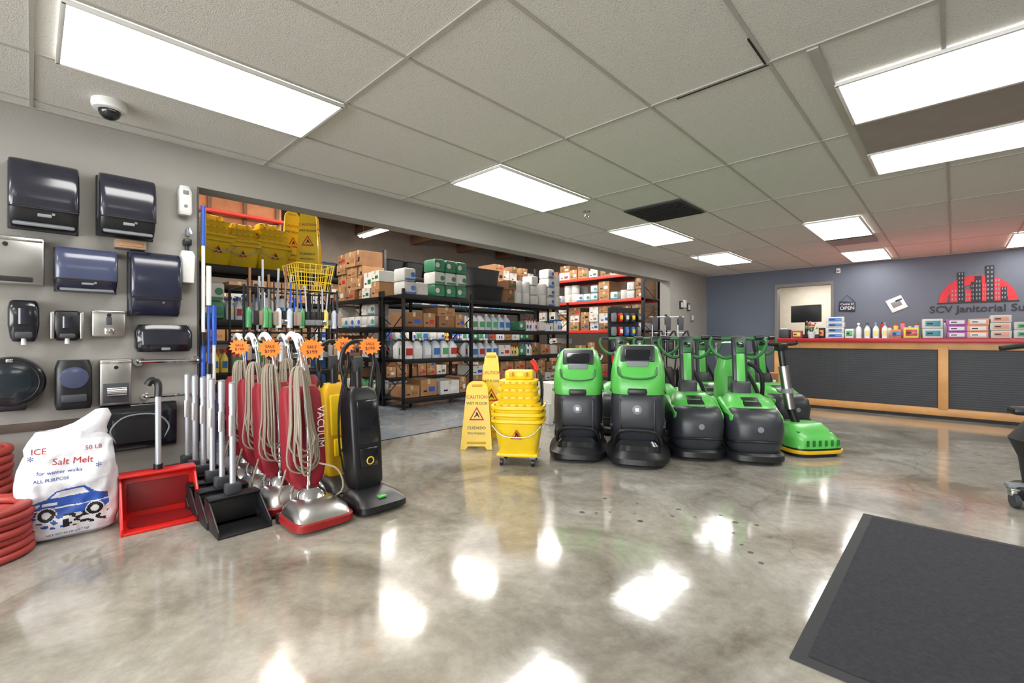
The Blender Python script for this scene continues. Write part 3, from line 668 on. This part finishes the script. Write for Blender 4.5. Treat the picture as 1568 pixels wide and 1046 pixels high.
# ================= SIGNS, BUCKETS =================
def tri(o,c,r,rot,s=1):
    a=[(0,r),(-r*.9,-r*.6),(r*.9,-r*.6)]
    o.plate(a,.002,sred,c,rot)
    o.plate([(x*.72,z*.72) for x,z in a],.004,yel,c,rot)
    o.plate([(-.006,.028),(.006,.028),(.02,-.002),(.03,-.02),(.022,-.022),(.004,-.002),(-.02,-.022),(-.028,-.02),(-.008,.004)],.006,txtb,c,rot)
def wsign(h=.64,wb=.30,wt=.20,closed=False):
    o=O('wet_floor_sign'); a=8 if not closed else 2.5
    for s in(-1,1):
        off=s*h/2*math.sin(R(a))
        rx=(-a if s==-1 else a)
        M=Matrix.Translation((0,off,h/2*math.cos(R(a))+.003))@Euler((R(rx),0,0)).to_matrix().to_4x4()
        k=O('x')
        pts=[(-wb/2,-h/2),(-wb/2+.05,-h/2),(-wb/2+.07,-h/2+.03),(wb/2-.07,-h/2+.03),(wb/2-.05,-h/2),(wb/2,-h/2),(wt/2,h/2-.05),(wt/2-.02,h/2-.02),(.05,h/2),(-.05,h/2),(-wt/2+.02,h/2-.02),(-wt/2,h/2-.05)]
        k.plate(pts,.012,yel,(0,0,0))
        f=-1 if s==-1 else 1
        rz=0 if s==-1 else 180
        k.box((0,f*.006,h/2-.04),(.10,.008,.025),dyel,.004)
        k.text('CAUTION',.045,sred,(0,f*.0075,.17*h/.64),(90,0,rz),.0008)
        k.text('WET FLOOR',.036,txtb,(0,f*.0075,.11*h/.64),(90,0,rz),.0008)
        tri(k,(0,f*.008,-.0),.08,(0,0,rz))
        k.text('CUIDADO',.038,txtb,(0,f*.0075,-.12*h/.64),(90,0,rz),.0008).text('PISO MOJADO',.026,txtb,(0,f*.0075,-.17*h/.64),(90,0,rz),.0008)
        k.box((0,f*.006,-h*.4),(wb*.6,.006,.02),dyel,.003)
        k.bm.transform(M)
        mp=[o.mi(m) for m in k.mats]
        for fc in k.bm.faces: fc.material_index=mp[fc.material_index]
        me=bpy.data.meshes.new('t'); k.bm.to_mesh(me); o.bm.from_mesh(me); k.bm.free(); bpy.data.meshes.remove(me)
    return o
wsign().done((-3.30,2.96,0),42)
ws=wsign(.90,.27,.14,True).done((-3.46,3.30,0),42)
inst(ws,(-3.62,3.42,0),40,.9)
def tub(o,z,s=1):
    o.rl([(z,0,0,.30*s,.24*s,4),(z+.02,0,0,.32*s,.26*s,4),(z+.26,0,0,.40*s,.33*s,4.5),(z+.27,0,0,.45*s,.37*s,4.5),(z+.295,0,0,.45*s,.37*s,4.5),(z+.295,0,0,.41*s,.33*s,4.5),(z+.2,0,0,.38*s,.31*s,4.5)],yel)
def mbucket(casters=True,wr=4,n=3,handle=True):
    o=O('mop_bucket')
    z=.09 if casters else 0
    if casters:
        for sx in(-1,1):
            for sy in(-1,1):
                o.cyl((sx*.13-.012,sy*.11,.032),(sx*.13+.012,sy*.11,.032),.032,blk).box((sx*.13,sy*.11,.075),(.05,.05,.03),grey,.006)
        o.box((0,0,.09),(.34,.28,.03),yel,.01)
    for i in range(n): tub(o,z+i*.055)
    o.tube([(-.2,-.17,z+.25),(-.1,-.20,z+.17),(.1,-.20,z+.17),(.2,-.17,z+.25)],.005,steel)
    tri(o,(0,-.172,z+.17),.05,(6,0,0))
    t=z+(n-1)*.055+.29
    for i in range(wr):
        w=.38-.02*i; zz=t-.02+i*.062
        o.rl([(zz-.03,0,.0,w*.86,.25,5),(zz+.02,0,-.0,w*.95,.28,5),(zz+.022,0,0,w,.31,5),(zz+.042,0,0,w,.31,5),(zz+.046,0,0,w*.9,.26,5)],yel)
        for q in range(5): o.box((-w*.34+q*w*.17,-.158,zz+.033),(w*.06,.008,.012),dyel,.002)
    if wr: o.box((0,.05,t+wr*.062),(.24,.16,.08),yel,.02).box((-.06,-.03,t+wr*.062+.01),(.03,.1,.04),dyel,.006).box((.06,-.03,t+wr*.062+.01),(.03,.1,.04),dyel,.006)
    if handle:
        o.tube([(.18,.04,t-.03),(.19,.06,t+.12),(.17,.12,t+.24),(.14,.14,t+.28)],.014,blk).tube([(.145,.14,t+.26),(.12,.15,t+.33),(.09,.15,t+.37)],.02,red)
        o.box((.185,.04,t),(.03,.1,.1),dgrey,.01)
    return o
mb=mbucket().done((-2.66,2.86,0),35)
tb_=mbucket(False,3,2,False).done((-5.88,1.36,1.831),100)
inst(tb_,(-5.88,1.66,1.831),80,.9); inst(tb_,(-5.9,1.96,1.831),95)
s2=wsign(.80,.28,.18,True).done((-5.75,2.36,1.831),58)
inst(s2,(-5.95,2.48,1.831),80)
inst(s2,(-5.98,2.26,1.831),95)
o=O('wire_basket')
for z in(0,.08,.16,.24):
    q=.14+.15*z; o.tube([(q,-q,z),(q,q,z),(-q,q,z),(-q,-q,z)],.004,yel,closed=True,sm=1,n=6)
for i in range(-3,4):
    for s in(-1,1): o.cyl((i*.045,s*.14,0),(i*.055,s*.176,.24),.003,yel,n=6).cyl((s*.14,i*.045,0),(s*.176,i*.055,.24),.003,yel,n=6)
o.done((-4.45,1.83,1.495),90)

# ================= SCRUBBERS =================
def caster(o,x,y,r=.04):
    o.cyl((x-.014,y,r),(x+.014,y,r),r,dgrey).box((x,y+.01,r*2.0),(.045,.05,.04),steel,.006).box((x,y,r*2.5),(.06,.06,.012),steel,.003)
def big_scrub():
    o=O('floor_scrubber')
    o.rl([(.02,0,-.02,.49,.86,3.2),(.035,0,-.02,.52,.90,3.2),(.075,0,-.02,.52,.90,3.2),(.085,0,-.02,.49,.87,3.2),(.12,0,-.01,.45,.83,3.2),(.15,0,0,.40,.76,3.5)],blk)
    o.rl([(.0,0,-.02,.46,.82,3.2),(.03,0,-.02,.46,.82,3.2)],blkm)
    o.rl([(.12,0,.02,.37,.68,4),(.20,0,.02,.38,.68,4.5),(.29,0,-.0,.42,.75,4.5),(.34,0,-.01,.43,.77,4.5),(.50,0,-.01,.43,.77,4.5),(.57,0,0,.42,.75,4.5),(.60,0,.01,.41,.72,4.5)],char)
    o.rl([(.12,0,-.33,.36,.16,3),(.17,0,-.345,.34,.14,3),(.205,0,-.34,.28,.10,3)],blkg)
    o.tube([(-.18,-.30,.16),(-.16,-.36,.25),(-.09,-.385,.285),(.09,-.385,.285),(.16,-.36,.25),(.18,-.30,.16)],.016,blk,n=8)
    o.cyl((0,-.39,.45),(0,-.402,.45),.038,grey,n=28,bev=.003).box((0,-.403,.45),(.03,.006,.03),white,.003)
    # moulded shoulder line + side scoops
    for s in(-1,1):
        o.tube([(s*.205,-.30,.31),(s*.213,-.05,.33),(s*.205,.3,.31)],.012,blk,n=8)
        o.box((s*.13,-.378,.40),(.012,.02,.26),blk,.004)
    o.rl([(.565,0,0,.43,.77,4.5),(.60,0,0,.44,.78,4.5),(.70,0,.01,.44,.76,4.2),(.80,0,.03,.42,.68,4),(.87,0,.07,.385,.58,3.6),(.925,0,.10,.34,.48,3.4),(.95,0,.12,.28,.36,3)],green)
    o.box((0,-.215,.875),(.27,.17,.05),char,.02,rot=(52,0,0)).box((0,-.245,.875),(.20,.10,.02),blkg,.008,rot=(52,0,0)).box((0,-.30,.80),(.17,.05,.03),grey,.01,rot=(60,0,0))
    o.tube([(-.15,-.33,.78),(-.13,-.37,.71),(0,-.385,.69),(.13,-.37,.71),(.15,-.33,.78)],.008,dgreen,n=8)
    o.box((0,-.38,.59),(.15,.04,.05),blk,.014)
    o.box((0,.36,.86),(.34,.16,.12),blk,.03).tube([(-.2,.36,.82),(-.22,.5,.87),(-.1,.56,.89),(.1,.56,.89),(.22,.5,.87),(.2,.36,.82)],.015,blk)
    for s in(-1,1):
        o.cyl((s*.20,.22,.11),(s*.235,.22,.11),.11,blkm,n=28,bev=.008)
        o.tube([(s*.215,-.3,.6),(s*.222,-.1,.58),(s*.22,.3,.6)],.01,dgreen)
    return o
m=big_scrub().done((-2.53,3.54,0),34)
inst(m,(-2.05,3.77,0),28,1.04)
def mid_scrub():
    o=O('walk_behind_scrubber')
    o.rl([(.02,0,-.05,.44,.5,3),(.035,0,-.05,.47,.54,3),(.08,0,-.05,.47,.54,3),(.1,0,-.05,.43,.5,3)],blk)
    o.rl([(0,0,-.05,.38,.44,2.4),(.03,0,-.05,.38,.44,2.4)],blkm)
    o.rl([(.08,0,-.02,.36,.5,3.4),(.16,0,-.03,.42,.56,3.6),(.30,0,-.03,.45,.58,3.6),(.39,0,-.02,.44,.56,3.4),(.435,0,0,.40,.5,3.2),(.45,0,0.02,.36,.44,3)],char)
    o.cyl((0,-.318,.30),(0,-.328,.30),.024,grey,n=24)
    o.tube([(-.21,-.15,.17),(-.17,-.28,.19),(0,-.325,.20),(.17,-.28,.19),(.21,-.15,.17)],.010,blk)
    o.rl([(.41,0,.06,.43,.45,3.4),(.45,0,.07,.42,.43,3.4),(.50,0,.11,.37,.33,3.2),(.54,0,.16,.28,.2,2.8)],green)
    for s in(-1,1): o.box((s*.19,-.02,.40),(.06,.44,.12),green,.03,rot=(16,0,-s*4))
    o.box((0,-.05,.485),(.15,.16,.03),blk,.012,rot=(24,0,0)).tube([(-.07,-.14,.44),(-.05,-.2,.44),(.05,-.2,.44),(.07,-.14,.44)],.012,blk)
    o.box((0,.25,.50),(.17,.1,.30),char,.03,rot=(-8,0,0))
    o.box((0,.29,.74),(.13,.06,.40),char,.02,rot=(-8,0,0)).box((0,.257,.74),(.075,.02,.34),green,.01,rot=(-8,0,0))
    o.box((0,.33,.97),(.13,.07,.20),char,.02,rot=(-14,0,0)).box((0,.285,.97),(.08,.01,.12),dgreen,.003,rot=(-14,0,0)).box((0,.283,.99),(.06,.012,.05),blkg,.003,rot=(-14,0,0))
    for s in(-1,1):
        o.tube([(s*.04,.33,.88),(s*.12,.34,.86),(s*.20,.35,.90),(s*.245,.36,.97),(s*.245,.37,1.03),(s*.20,.38,1.05),(s*.12,.37,1.045),(s*.05,.36,1.05)],.017,dgreen,n=10)
        o.tube([(s*.15,.36,1.05),(s*.23,.38,1.055)],.022,blk,n=10,sm=1)
        o.cyl((s*.21,.14,.09),(s*.24,.14,.09),.09,blkm,n=24,bev=.006)
        caster(o,s*.2,.33)
    o.tube([(.12,.3,.12),(.2,.35,.3),(.16,.33,.55),(.05,.3,.75)],.018,blkm)
    o.tube([(-.28,.30,.05),(-.2,.38,.04),(0,.41,.04),(.2,.38,.04),(.28,.30,.05)],.02,blkm)
    return o
m3=mid_scrub().done((-1.72,4.19,0),34)
inst(m3,(-1.31,4.40,0),32)
inst(m3,(-2.32,4.72,0),30); inst(m3,(-2.0,5.32,0),38); inst(m3,(-1.42,5.75,0),50); inst(m3,(-2.75,4.6,0),25)
o=O('carpet_extractor'); o.rl([(.04,0,0,.36,.40,4),(.3,0,0,.4,.44,4),(.34,0,.0,.39,.42,4)],char).rl([(.34,0,.02,.38,.38,4),(.7,0,.04,.36,.34,4),(.84,0,.06,.28,.26,3)],green).tube([(-.12,.2,.6),(-.13,.26,.95),(-.08,.28,1.0),(.08,.28,1.0),(.13,.26,.95),(.12,.2,.6)],.014,chrome)
o.box((0,-.17,.6),(.2,.03,.14),dgreen,.01).tube([(.1,-.1,.8),(.2,-.18,.7),(.22,-.1,.4),(.2,.1,.2)],.02,blkm)
for s in(-1,1): o.cyl((s*.19,.15,.08),(s*.22,.15,.08),.08,blkm)
caster(o,.1,-.15,.03); caster(o,-.1,-.15,.03)
o.done((-1.63,5.02,0),30)
o=O('compact_scrubber')
o.rl([(.03,0,0,.46,.38,4),(.045,0,0,.47,.40,4),(.06,0,0,.47,.40,4)],mat('yellow_squeegee',(235,190,20),.4))
o.rl([(.0,0,0,.40,.33,4),(.03,0,0,.40,.33,4)],blkm).rl([(.06,0,0,.45,.38,4),(.075,0,0,.45,.38,4)],blk)
o.rl([(.075,0,0,.45,.37,4),(.14,0,.01,.44,.36,4),(.19,0,.03,.40,.30,3.4),(.25,0,.06,.34,.2,3)],green)
for sx in(-.1,.1):
    o.box((sx,-.03,.205),(.12,.13,.02),dgreen,.006,rot=(12,0,0))
for i in range(6): o.box((-.14+i*.056,-.184,.12),(.02,.01,.05),dgreen,.003)
for s in(-1,1): o.cyl((s*.235,.08,.05),(s*.215,.08,.05),.05,blkm)
o.cyl((0,.1,.2),(-.05,.13,.38),.034,blk).cyl((-.05,.13,.36),(-.09,.16,.74),.042,steel).cyl((-.065,.14,.5),(-.068,.143,.54),.05,grey).cyl((-.09,.16,.72),(-.10,.18,.90),.028,blk)
o.box((-.10,.18,.91),(.09,.08,.07),blk,.015).tube([(-.27,.20,.96),(-.24,.18,.94),(-.10,.18,.935),(.04,.18,.94),(.07,.20,.96)],.016,blk)
o.done((-.98,4.93,0),52,scale=1.06)

o=O('floor_polisher')
o.cyl((0,0,.05),(0,0,.13),.22,blk,n=36,bev=.02).rl([(.13,0,0,.30,.30,2.5),(.3,0,0,.34,.34,2.5),(.42,-.02,0,.40,.36,2.5),(.52,0,0,.30,.3,2.5),(.56,0,0,.16,.16,2.5)],blkm)
o.tube([(0,.1,.5),(0,.16,.6),(0,.24,.8),(0,.3,.98)],.018,chrome).tube([(-.15,.3,.98),(0,.3,1.0),(.15,.3,.98)],.018,blk)
o.box((-.17,-.02,.60),(.14,.10,.05),blk,.02)
caster(o,-.22,-.03,.045); caster(o,.22,-.03,.045); o.box((-.15,0,.13),(.2,.06,.03),grey,.01)
o.done((.47,4.33,0),20)

o=O('white_cartons')
for i,(x,z,w,h) in enumerate([(-.2,0,.4,.26),(-.18,.26,.36,.24),(.22,0,.36,.3),(.2,.3,.34,.2)]): carton(o,x,0,z,w,.34,h,wht2)
o.done((-3.55,4.75,0),70)
o=O('cardboard_box'); carton(o,0,0,0,.34,.3,.36,card); carton(o,.02,0,.36,.26,.26,.2,card2); o.done((-1.95,7.3,0),20)

o=O('tool_display_stand')
o.box((0,0,.03),(.7,.5,.06),blkm,.01).box((0,.2,.85),(.7,.04,1.65),blkm,.006)
for r in range(5):
    for c in range(5):
        x=-.28+c*.14; z=.35+r*.28; o.cyl((x,.18,z+.1),(x,0.05,z+.1),.004,chrome,n=6); o.box((x,.08,z),(.08,.10,.18),rng.choice([blk,blk,dgrey,grey,ppl[0],red]),.02).box((x,.02,z),(.06,.01,.08),rng.choice([white,yel,grey]),.002)
o.done((-4.75,8.35,0),60)
o=O('backpack_vacuum_stand'); 
o.cyl((0,.12,0),(0,.12,1.5),.025,blk).box((0,.12,.02),(.6,.4,.04),blkm,.01)
for z in(.75,1.15,1.45): o.cyl((-.34,.1,z),(.34,.1,z),.01,chrome)
for i,x in enumerate((-.25,.0,.25)):
    o.rl([(.72,x,0,.16,.14,3),(1.0,x,0,.18,.16,3),(1.08,x,0,.1,.1,2.4)],blk).box((x,-.08,.9),(.08,.03,.14),dgrey,.01).tube([(x,0,1.06),(x+.08,-.08,1.18),(x+.1,-.1,.8),(x+.06,-.08,.3)],.016,blkm)
    o.cyl((x-.08,-.05,.04),(x-.08,-.02,1.3),.011,chrome).rl([(1.2,x,0.04,.10,.08,3),(1.42,x,.04,.12,.09,3),(1.46,x,.04,.06,.06,2)],rng.choice([blk,dgrey]))
    o.rl([(.10,x,0,.2,.18,3),(.45,x,0,.2,.18,3),(.52,x,0,.1,.1,2.4)],blk)
o.done((-3.85,8.25,0),50)
o=O('notice_frames'); 
for i,(x,z,m) in enumerate([(-.25,1.75,blk),(-.08,1.78,white),(.12,1.72,dgrey),(.3,1.5,grey)]): o.box((x,-.012,z),(.13,.03,.16),m,.005).box((x,-.028,z),(.09,.003,.11),wht2)
o.done((XW+.005,9.7,0),90)

# ================= COUNTER =================
wood=mat('counter_wood',(203,148,88),.45,var=.16,scale=4); redtop=mat('red_counter_edge',(170,18,34),.35)
def pan():
    m=mat('embossed_panel',(44,47,52),.5)
    nt=m.node_tree;p=nt.nodes['Principled BSDF']; tc=[n for n in nt.nodes if n.type=='TEX_COORD'][0]
    v=nt.nodes.new('ShaderNodeTexVoronoi'); v.inputs['Scale'].default_value=34; v.inputs['Randomness'].default_value=0
    nt.links.new(tc.outputs['Object'],v.inputs['Vector'])
    b=nt.nodes.new('ShaderNodeBump'); b.inputs['Strength'].default_value=.35; b.inputs['Distance'].default_value=.01
    nt.links.new(v.outputs['Distance'],b.inputs['Height']); nt.links.new(b.outputs['Normal'],p.inputs['Normal'])
    return m
panm=pan()
CY=8.22; CX0=-2.06; CX1=3.9
o=O('sales_counter')
o.box(((CX0+CX1)/2,CY+.35,.52),(CX1-CX0-.04,.6,.96),blkm)
o.box(((CX0+CX1)/2,CY+.33,1.03),(CX1-CX0+.1,.80,.04),blk,.004)
o.box(((CX0+CX1)/2,CY-.075,1.02),(CX1-CX0+.12,.02,.06),redtop,.006).box((CX0-.055,CY+.33,1.02),(.02,.82,.06),redtop,.006)
o.box(((CX0+CX1)/2,CY+.0,.95),(CX1-CX0,.05,.10),wood,.004).box(((CX0+CX1)/2,CY,.085),(CX1-CX0,.05,.10),wood,.004)
o.box(((CX0+CX1)/2,CY+.03,.52),(CX1-CX0-.05,.02,.8),panm)
for x in (CX0+.045,-.10,1.86,CX1-.045): o.box((x,CY-.002,.53),(.10,.056,.82),wood,.004)
o.box((CX0+.02,CY+.35,.52),(.04,.66,.96),wood,.004)
o.box(((CX0+CX1)/2,CY+.1,.02),(CX1-CX0-.1,.3,.04),blkm)
o.done()
TZ=1.0505
o=O('point_of_sale_monitor'); o.box((0,0,.01),(.24,.2,.02),blk,.006).cyl((0,.02,.02),(0,.03,.3),.025,blk).box((0,0,.40),(.46,.04,.28),blk,.01).box((0,.022,.40),(.42,.004,.24),blkg); o.done((-1.75,8.78,TZ),-15)
o=O('receipt_printer'); o.box((0,0,.07),(.14,.2,.14),dgrey,.015).box((0,-.05,.15),(.1,.06,.02),white,.004); o.done((-1.97,8.45,TZ),0)
o=O('potted_flowers'); o.lathe([(.04,0),(.055,.1),(.05,.1)],ppl[3],n=16)
for i in range(18):
    a=rng.uniform(0,6.28);q=rng.uniform(.02,.08);zz=rng.uniform(.15,.26); o.tube([(0,0,.08),(q*.5*math.cos(a),q*.5*math.sin(a),.13),(q*math.cos(a),q*math.sin(a),zz)],.003,dgreen,n=5).ball((q*math.cos(a),q*math.sin(a),zz),(.03,.03,.03),rng.choice([ppl[4],ppl[6],ppl[1],ppl[5]]),8,6)
o.done((-1.61,8.45,TZ))
def cbox(name,x,w,d,h,m,m2,n=1,y=8.42):
    o=O(name)
    for i in range(n):
        hh=h/n; o.box((rng.uniform(-.006,.006),0,hh*i+hh/2),(w,d,hh-.003),m,.006).box((0,-d/2-.001,hh*i+hh*.5),(w*.75,.004,hh*.55),m2,.001).box((-w*.15,-d/2-.003,hh*i+hh*.5),(w*.3,.003,hh*.16),txtb)
    return o.done((x,y,TZ),rng.uniform(-6,6))
cbox('candy_box',-1.79,.13,.12,.12,ppl[2],ppl[4],1); cbox('card_reader',-1.46,.07,.1,.16,blk,ppl[6],1)
cbox('glove_boxes',-1.29,.22,.16,.32,wht2,ppl[0],4)
cbox('wipes_box',-1.11,.10,.12,.14,white,ppl[1],1)
o=O('sanitizer_bottles')
for i in range(4): bottle(o,-.15+i*.1,0,0,.85,white,rng.choice([white,ppl[0],blk]))
o.done((-.86,8.42,TZ))
cbox('soap_cartons',-.42,.16,.14,.15,ppl[4],ppl[2],1); cbox('sponge_packs',-.58,.12,.12,.12,ppl[6],ppl[0],1)
cbox('sample_cartons',-.21,.20,.16,.26,wht2,teal,2)
cbox('tissue_boxes',.025,.19,.14,.25,purple,white,3); cbox('tissue_boxes',.225,.19,.14,.25,peach,white,3); cbox('tissue_boxes',.42,.18,.14,.29,wht2,peach,3)
cbox('brochure_holder',.63,.2,.14,.20,wht2,ppl[1],2); cbox('wipes_box',.86,.2,.14,.24,teal,white,3); cbox('soap_cartons',1.1,.2,.14,.2,white,ppl[0],2)
o=O('spray_cans'); 
for i in range(16): o.cyl((-.6+i*.075,0,0),(-.6+i*.075,0,.15+.03*(i%3)),.028,ppl[i%8],n=12,bev=.004).cyl((-.6+i*.075,0,.15+.03*(i%3)),(-.6+i*.075,0,.17+.03*(i%3)),.018,rng.choice([white,blk,red]),n=10)
o.done((-.3,8.6,TZ))
o=O('back_bench'); o.box((-.2,10.5,.88),(2.8,.55,.04),wood,.004)
for x in(-1.5,1.1): o.box((x,10.5,.43),(.06,.5,.86),wood,.004)
o.done()
def arcpts(r0,r1,a0,a1,n=28):
    A=[(r0*math.cos(a0+(a1-a0)*i/n),r0*.80*math.sin(a0+(a1-a0)*i/n)) for i in range(n+1)]
    B=[(r1*math.cos(a1+(a0-a1)*i/n),r1*.95*math.sin(a1+(a0-a1)*i/n)) for i in range(n+1)]
    return A+B
o=O('wall_logo_sign'); lr=mat('logo_red',(190,32,42),.5); lk=mat('logo_black',(24,24,30),.5); lw=mat('logo_wall_tone',(120,128,142),.5)
o.plate(arcpts(.36,.46,0.0,math.pi),.012,lr,(0,-.006,0))
o.box((0,-.006,-.01),(.96,.012,.02),lk)
for (x,w,h,m) in [(-.27,.09,.24,lr),(-.185,.08,.50,lk),(-.10,.07,.20,lr),(-.045,.04,.33,lk),(.02,.08,.42,lk),(.09,.05,.30,lr),(.155,.10,.58,lk),(.24,.07,.36,lr),(.31,.07,.22,lk)]:
    o.box((x,-.012-.003*(m is lr),h/2),(w,.014,h),m)
    for i in range(int(h/.07)):
        for sx in(-.22,.22): o.box((x+w*sx,-.0225,.05+i*.07),(w*.2,.004,.035),lw)
o.text('SCV Janitorial Supply',.165,lk,(.12,-.006,-.12),(90,0,0),.006,sx=1.0,bold=.0015)
o.done((.27,YB,1.66))
o=O('tilted_wall_sign'); o.box((0,-.008,0),(.24,.016,.24),white,.004,rot=(0,-25,0)).box((0,-.018,0),(.14,.004,.1),grey,.001,rot=(0,-25,0)).box((.03,-.018,.07),(.1,.004,.03),dgrey,.001,rot=(0,-25,0)); o.done((-.75,YB,1.67))
o=O('open_sign'); o.box((0,-.01,0),(.26,.016,.19),mat('sign_navy',(30,40,60),.5),.004,rot=(0,4,0)).text('Come in',.06,white,(0,-.02,.045),(90,0,0),.001).text('OPEN',.09,white,(0,-.02,-.035),(90,0,0),.001).cyl((-.12,-.01,.08),(0,-.01,.22),.003,blk,n=6).cyl((.12,-.01,.08),(0,-.01,.22),.003,blk,n=6); o.done((-1.48,YB,1.66))
o=O('motion_sensor'); o.box((0,-.02,0),(.07,.04,.1),white,.012).box((0,-.042,-.01),(.045,.006,.04),grey,.004); o.done((-1.62,YB,2.36))
o=O('office_desk'); o.box((0,0,.72),(1.2,.6,.04),wood,.004).box((-.55,0,.35),(.05,.55,.7),wood).box((.55,0,.35),(.05,.55,.7),wood).box((-.2,0,.98),(.5,.04,.32),blk,.01).cyl((-.2,0,.74),(-.2,0,.85),.03,blk).box((.3,0,.84),(.3,.3,.2),white,.01); o.done((-2.2,YB+1.6,0))
mm=mat('mat_carpet_charcoal',(48,48,54),.95,var=.25,scale=60,bump=.6,bscale=300)
o=O('floor_mat'); o.box((.62,2.58,.003),(2.02,1.72,.006),mat('mat_rubber_border',(44,46,48),.7),.002).box((.62,2.58,.007),(1.93,1.63,.008),mm,.002); o.done()
o=O('floor_stains'); st=mat('floor_stain_dark',(84,80,74),.4)
pts=[(-1.55,2.35),(-1.50,2.42),(-1.38,2.5),(-1.2,2.62),(-1.22,2.75),(-1.1,2.7),(-1.0,2.83),(-.9,2.78),(-.86,2.62),(-.78,2.5),(-.8,2.82),(-.7,2.7),(-1.3,2.42),(-1.65,2.6),(-.72,2.44),(-.65,2.36),(-1.45,2.66),(-1.62,2.3)]
for x,y in pts: 
    r=rng.uniform(.008,.02); o.cyl((x,y,0),(x,y,.0006),r,st,n=9)
o.done()

# ================= LIGHT =================
w=bpy.data.worlds.new('World'); sc.world=w; w.use_nodes=True
bg=w.node_tree.nodes['Background']; bg.inputs[0].default_value=(.85,.92,1,1); bg.inputs[1].default_value=1.6
def area(name,loc,rot,sx,sy,p,col=(1,1,1)):
    l=bpy.data.lights.new(name,'AREA'); l.shape='RECTANGLE'; l.size=sx; l.size_y=sy; l.energy=p; l.color=col
    o=bpy.data.objects.new(name,l); sc.collection.objects.link(o); o.location=loc; o.rotation_euler=[R(a) for a in rot]
area('storefront_fill',(0,YF-.5,1.4),(90,0,0),7,1.8,300)  # unseen fill lamp added behind the camera, at assumed storefront windows
area('warehouse_fill',(-8.2,3.5,4.0),(0,0,0),3,5,60,(1,.97,.92))  # added overhead fill lamp; the modelled fixtures are the battens and strips
area('warehouse_fill_rear',(-8.2,9.5,4.0),(0,0,0),3,5,60,(1,.97,.92))  # second added fill lamp, over the rear racks, without a fixture
area('red_bounce_fill',(.2,9.5,1.2),(180,0,0),3.5,1.0,9,(1,.22,.22))  # added lamp facing up, stands in for red bounce off the counter
area('office_lamp',(-2.2,YB+1.2,2.4),(0,0,0),.8,.8,30,(1,.96,.9))
cd=bpy.data.cameras.new('camera'); cd.sensor_width=36; cd.lens=16.2; cd.shift_y=-.0032; cd.clip_start=.05
co=bpy.data.objects.new('camera',cd); sc.collection.objects.link(co); co.location=(0,0,1.05); co.rotation_euler=(R(90),0,R(43.8)); sc.camera=co
sc.view_settings.view_transform='Standard'
sc.view_settings.exposure=0.55
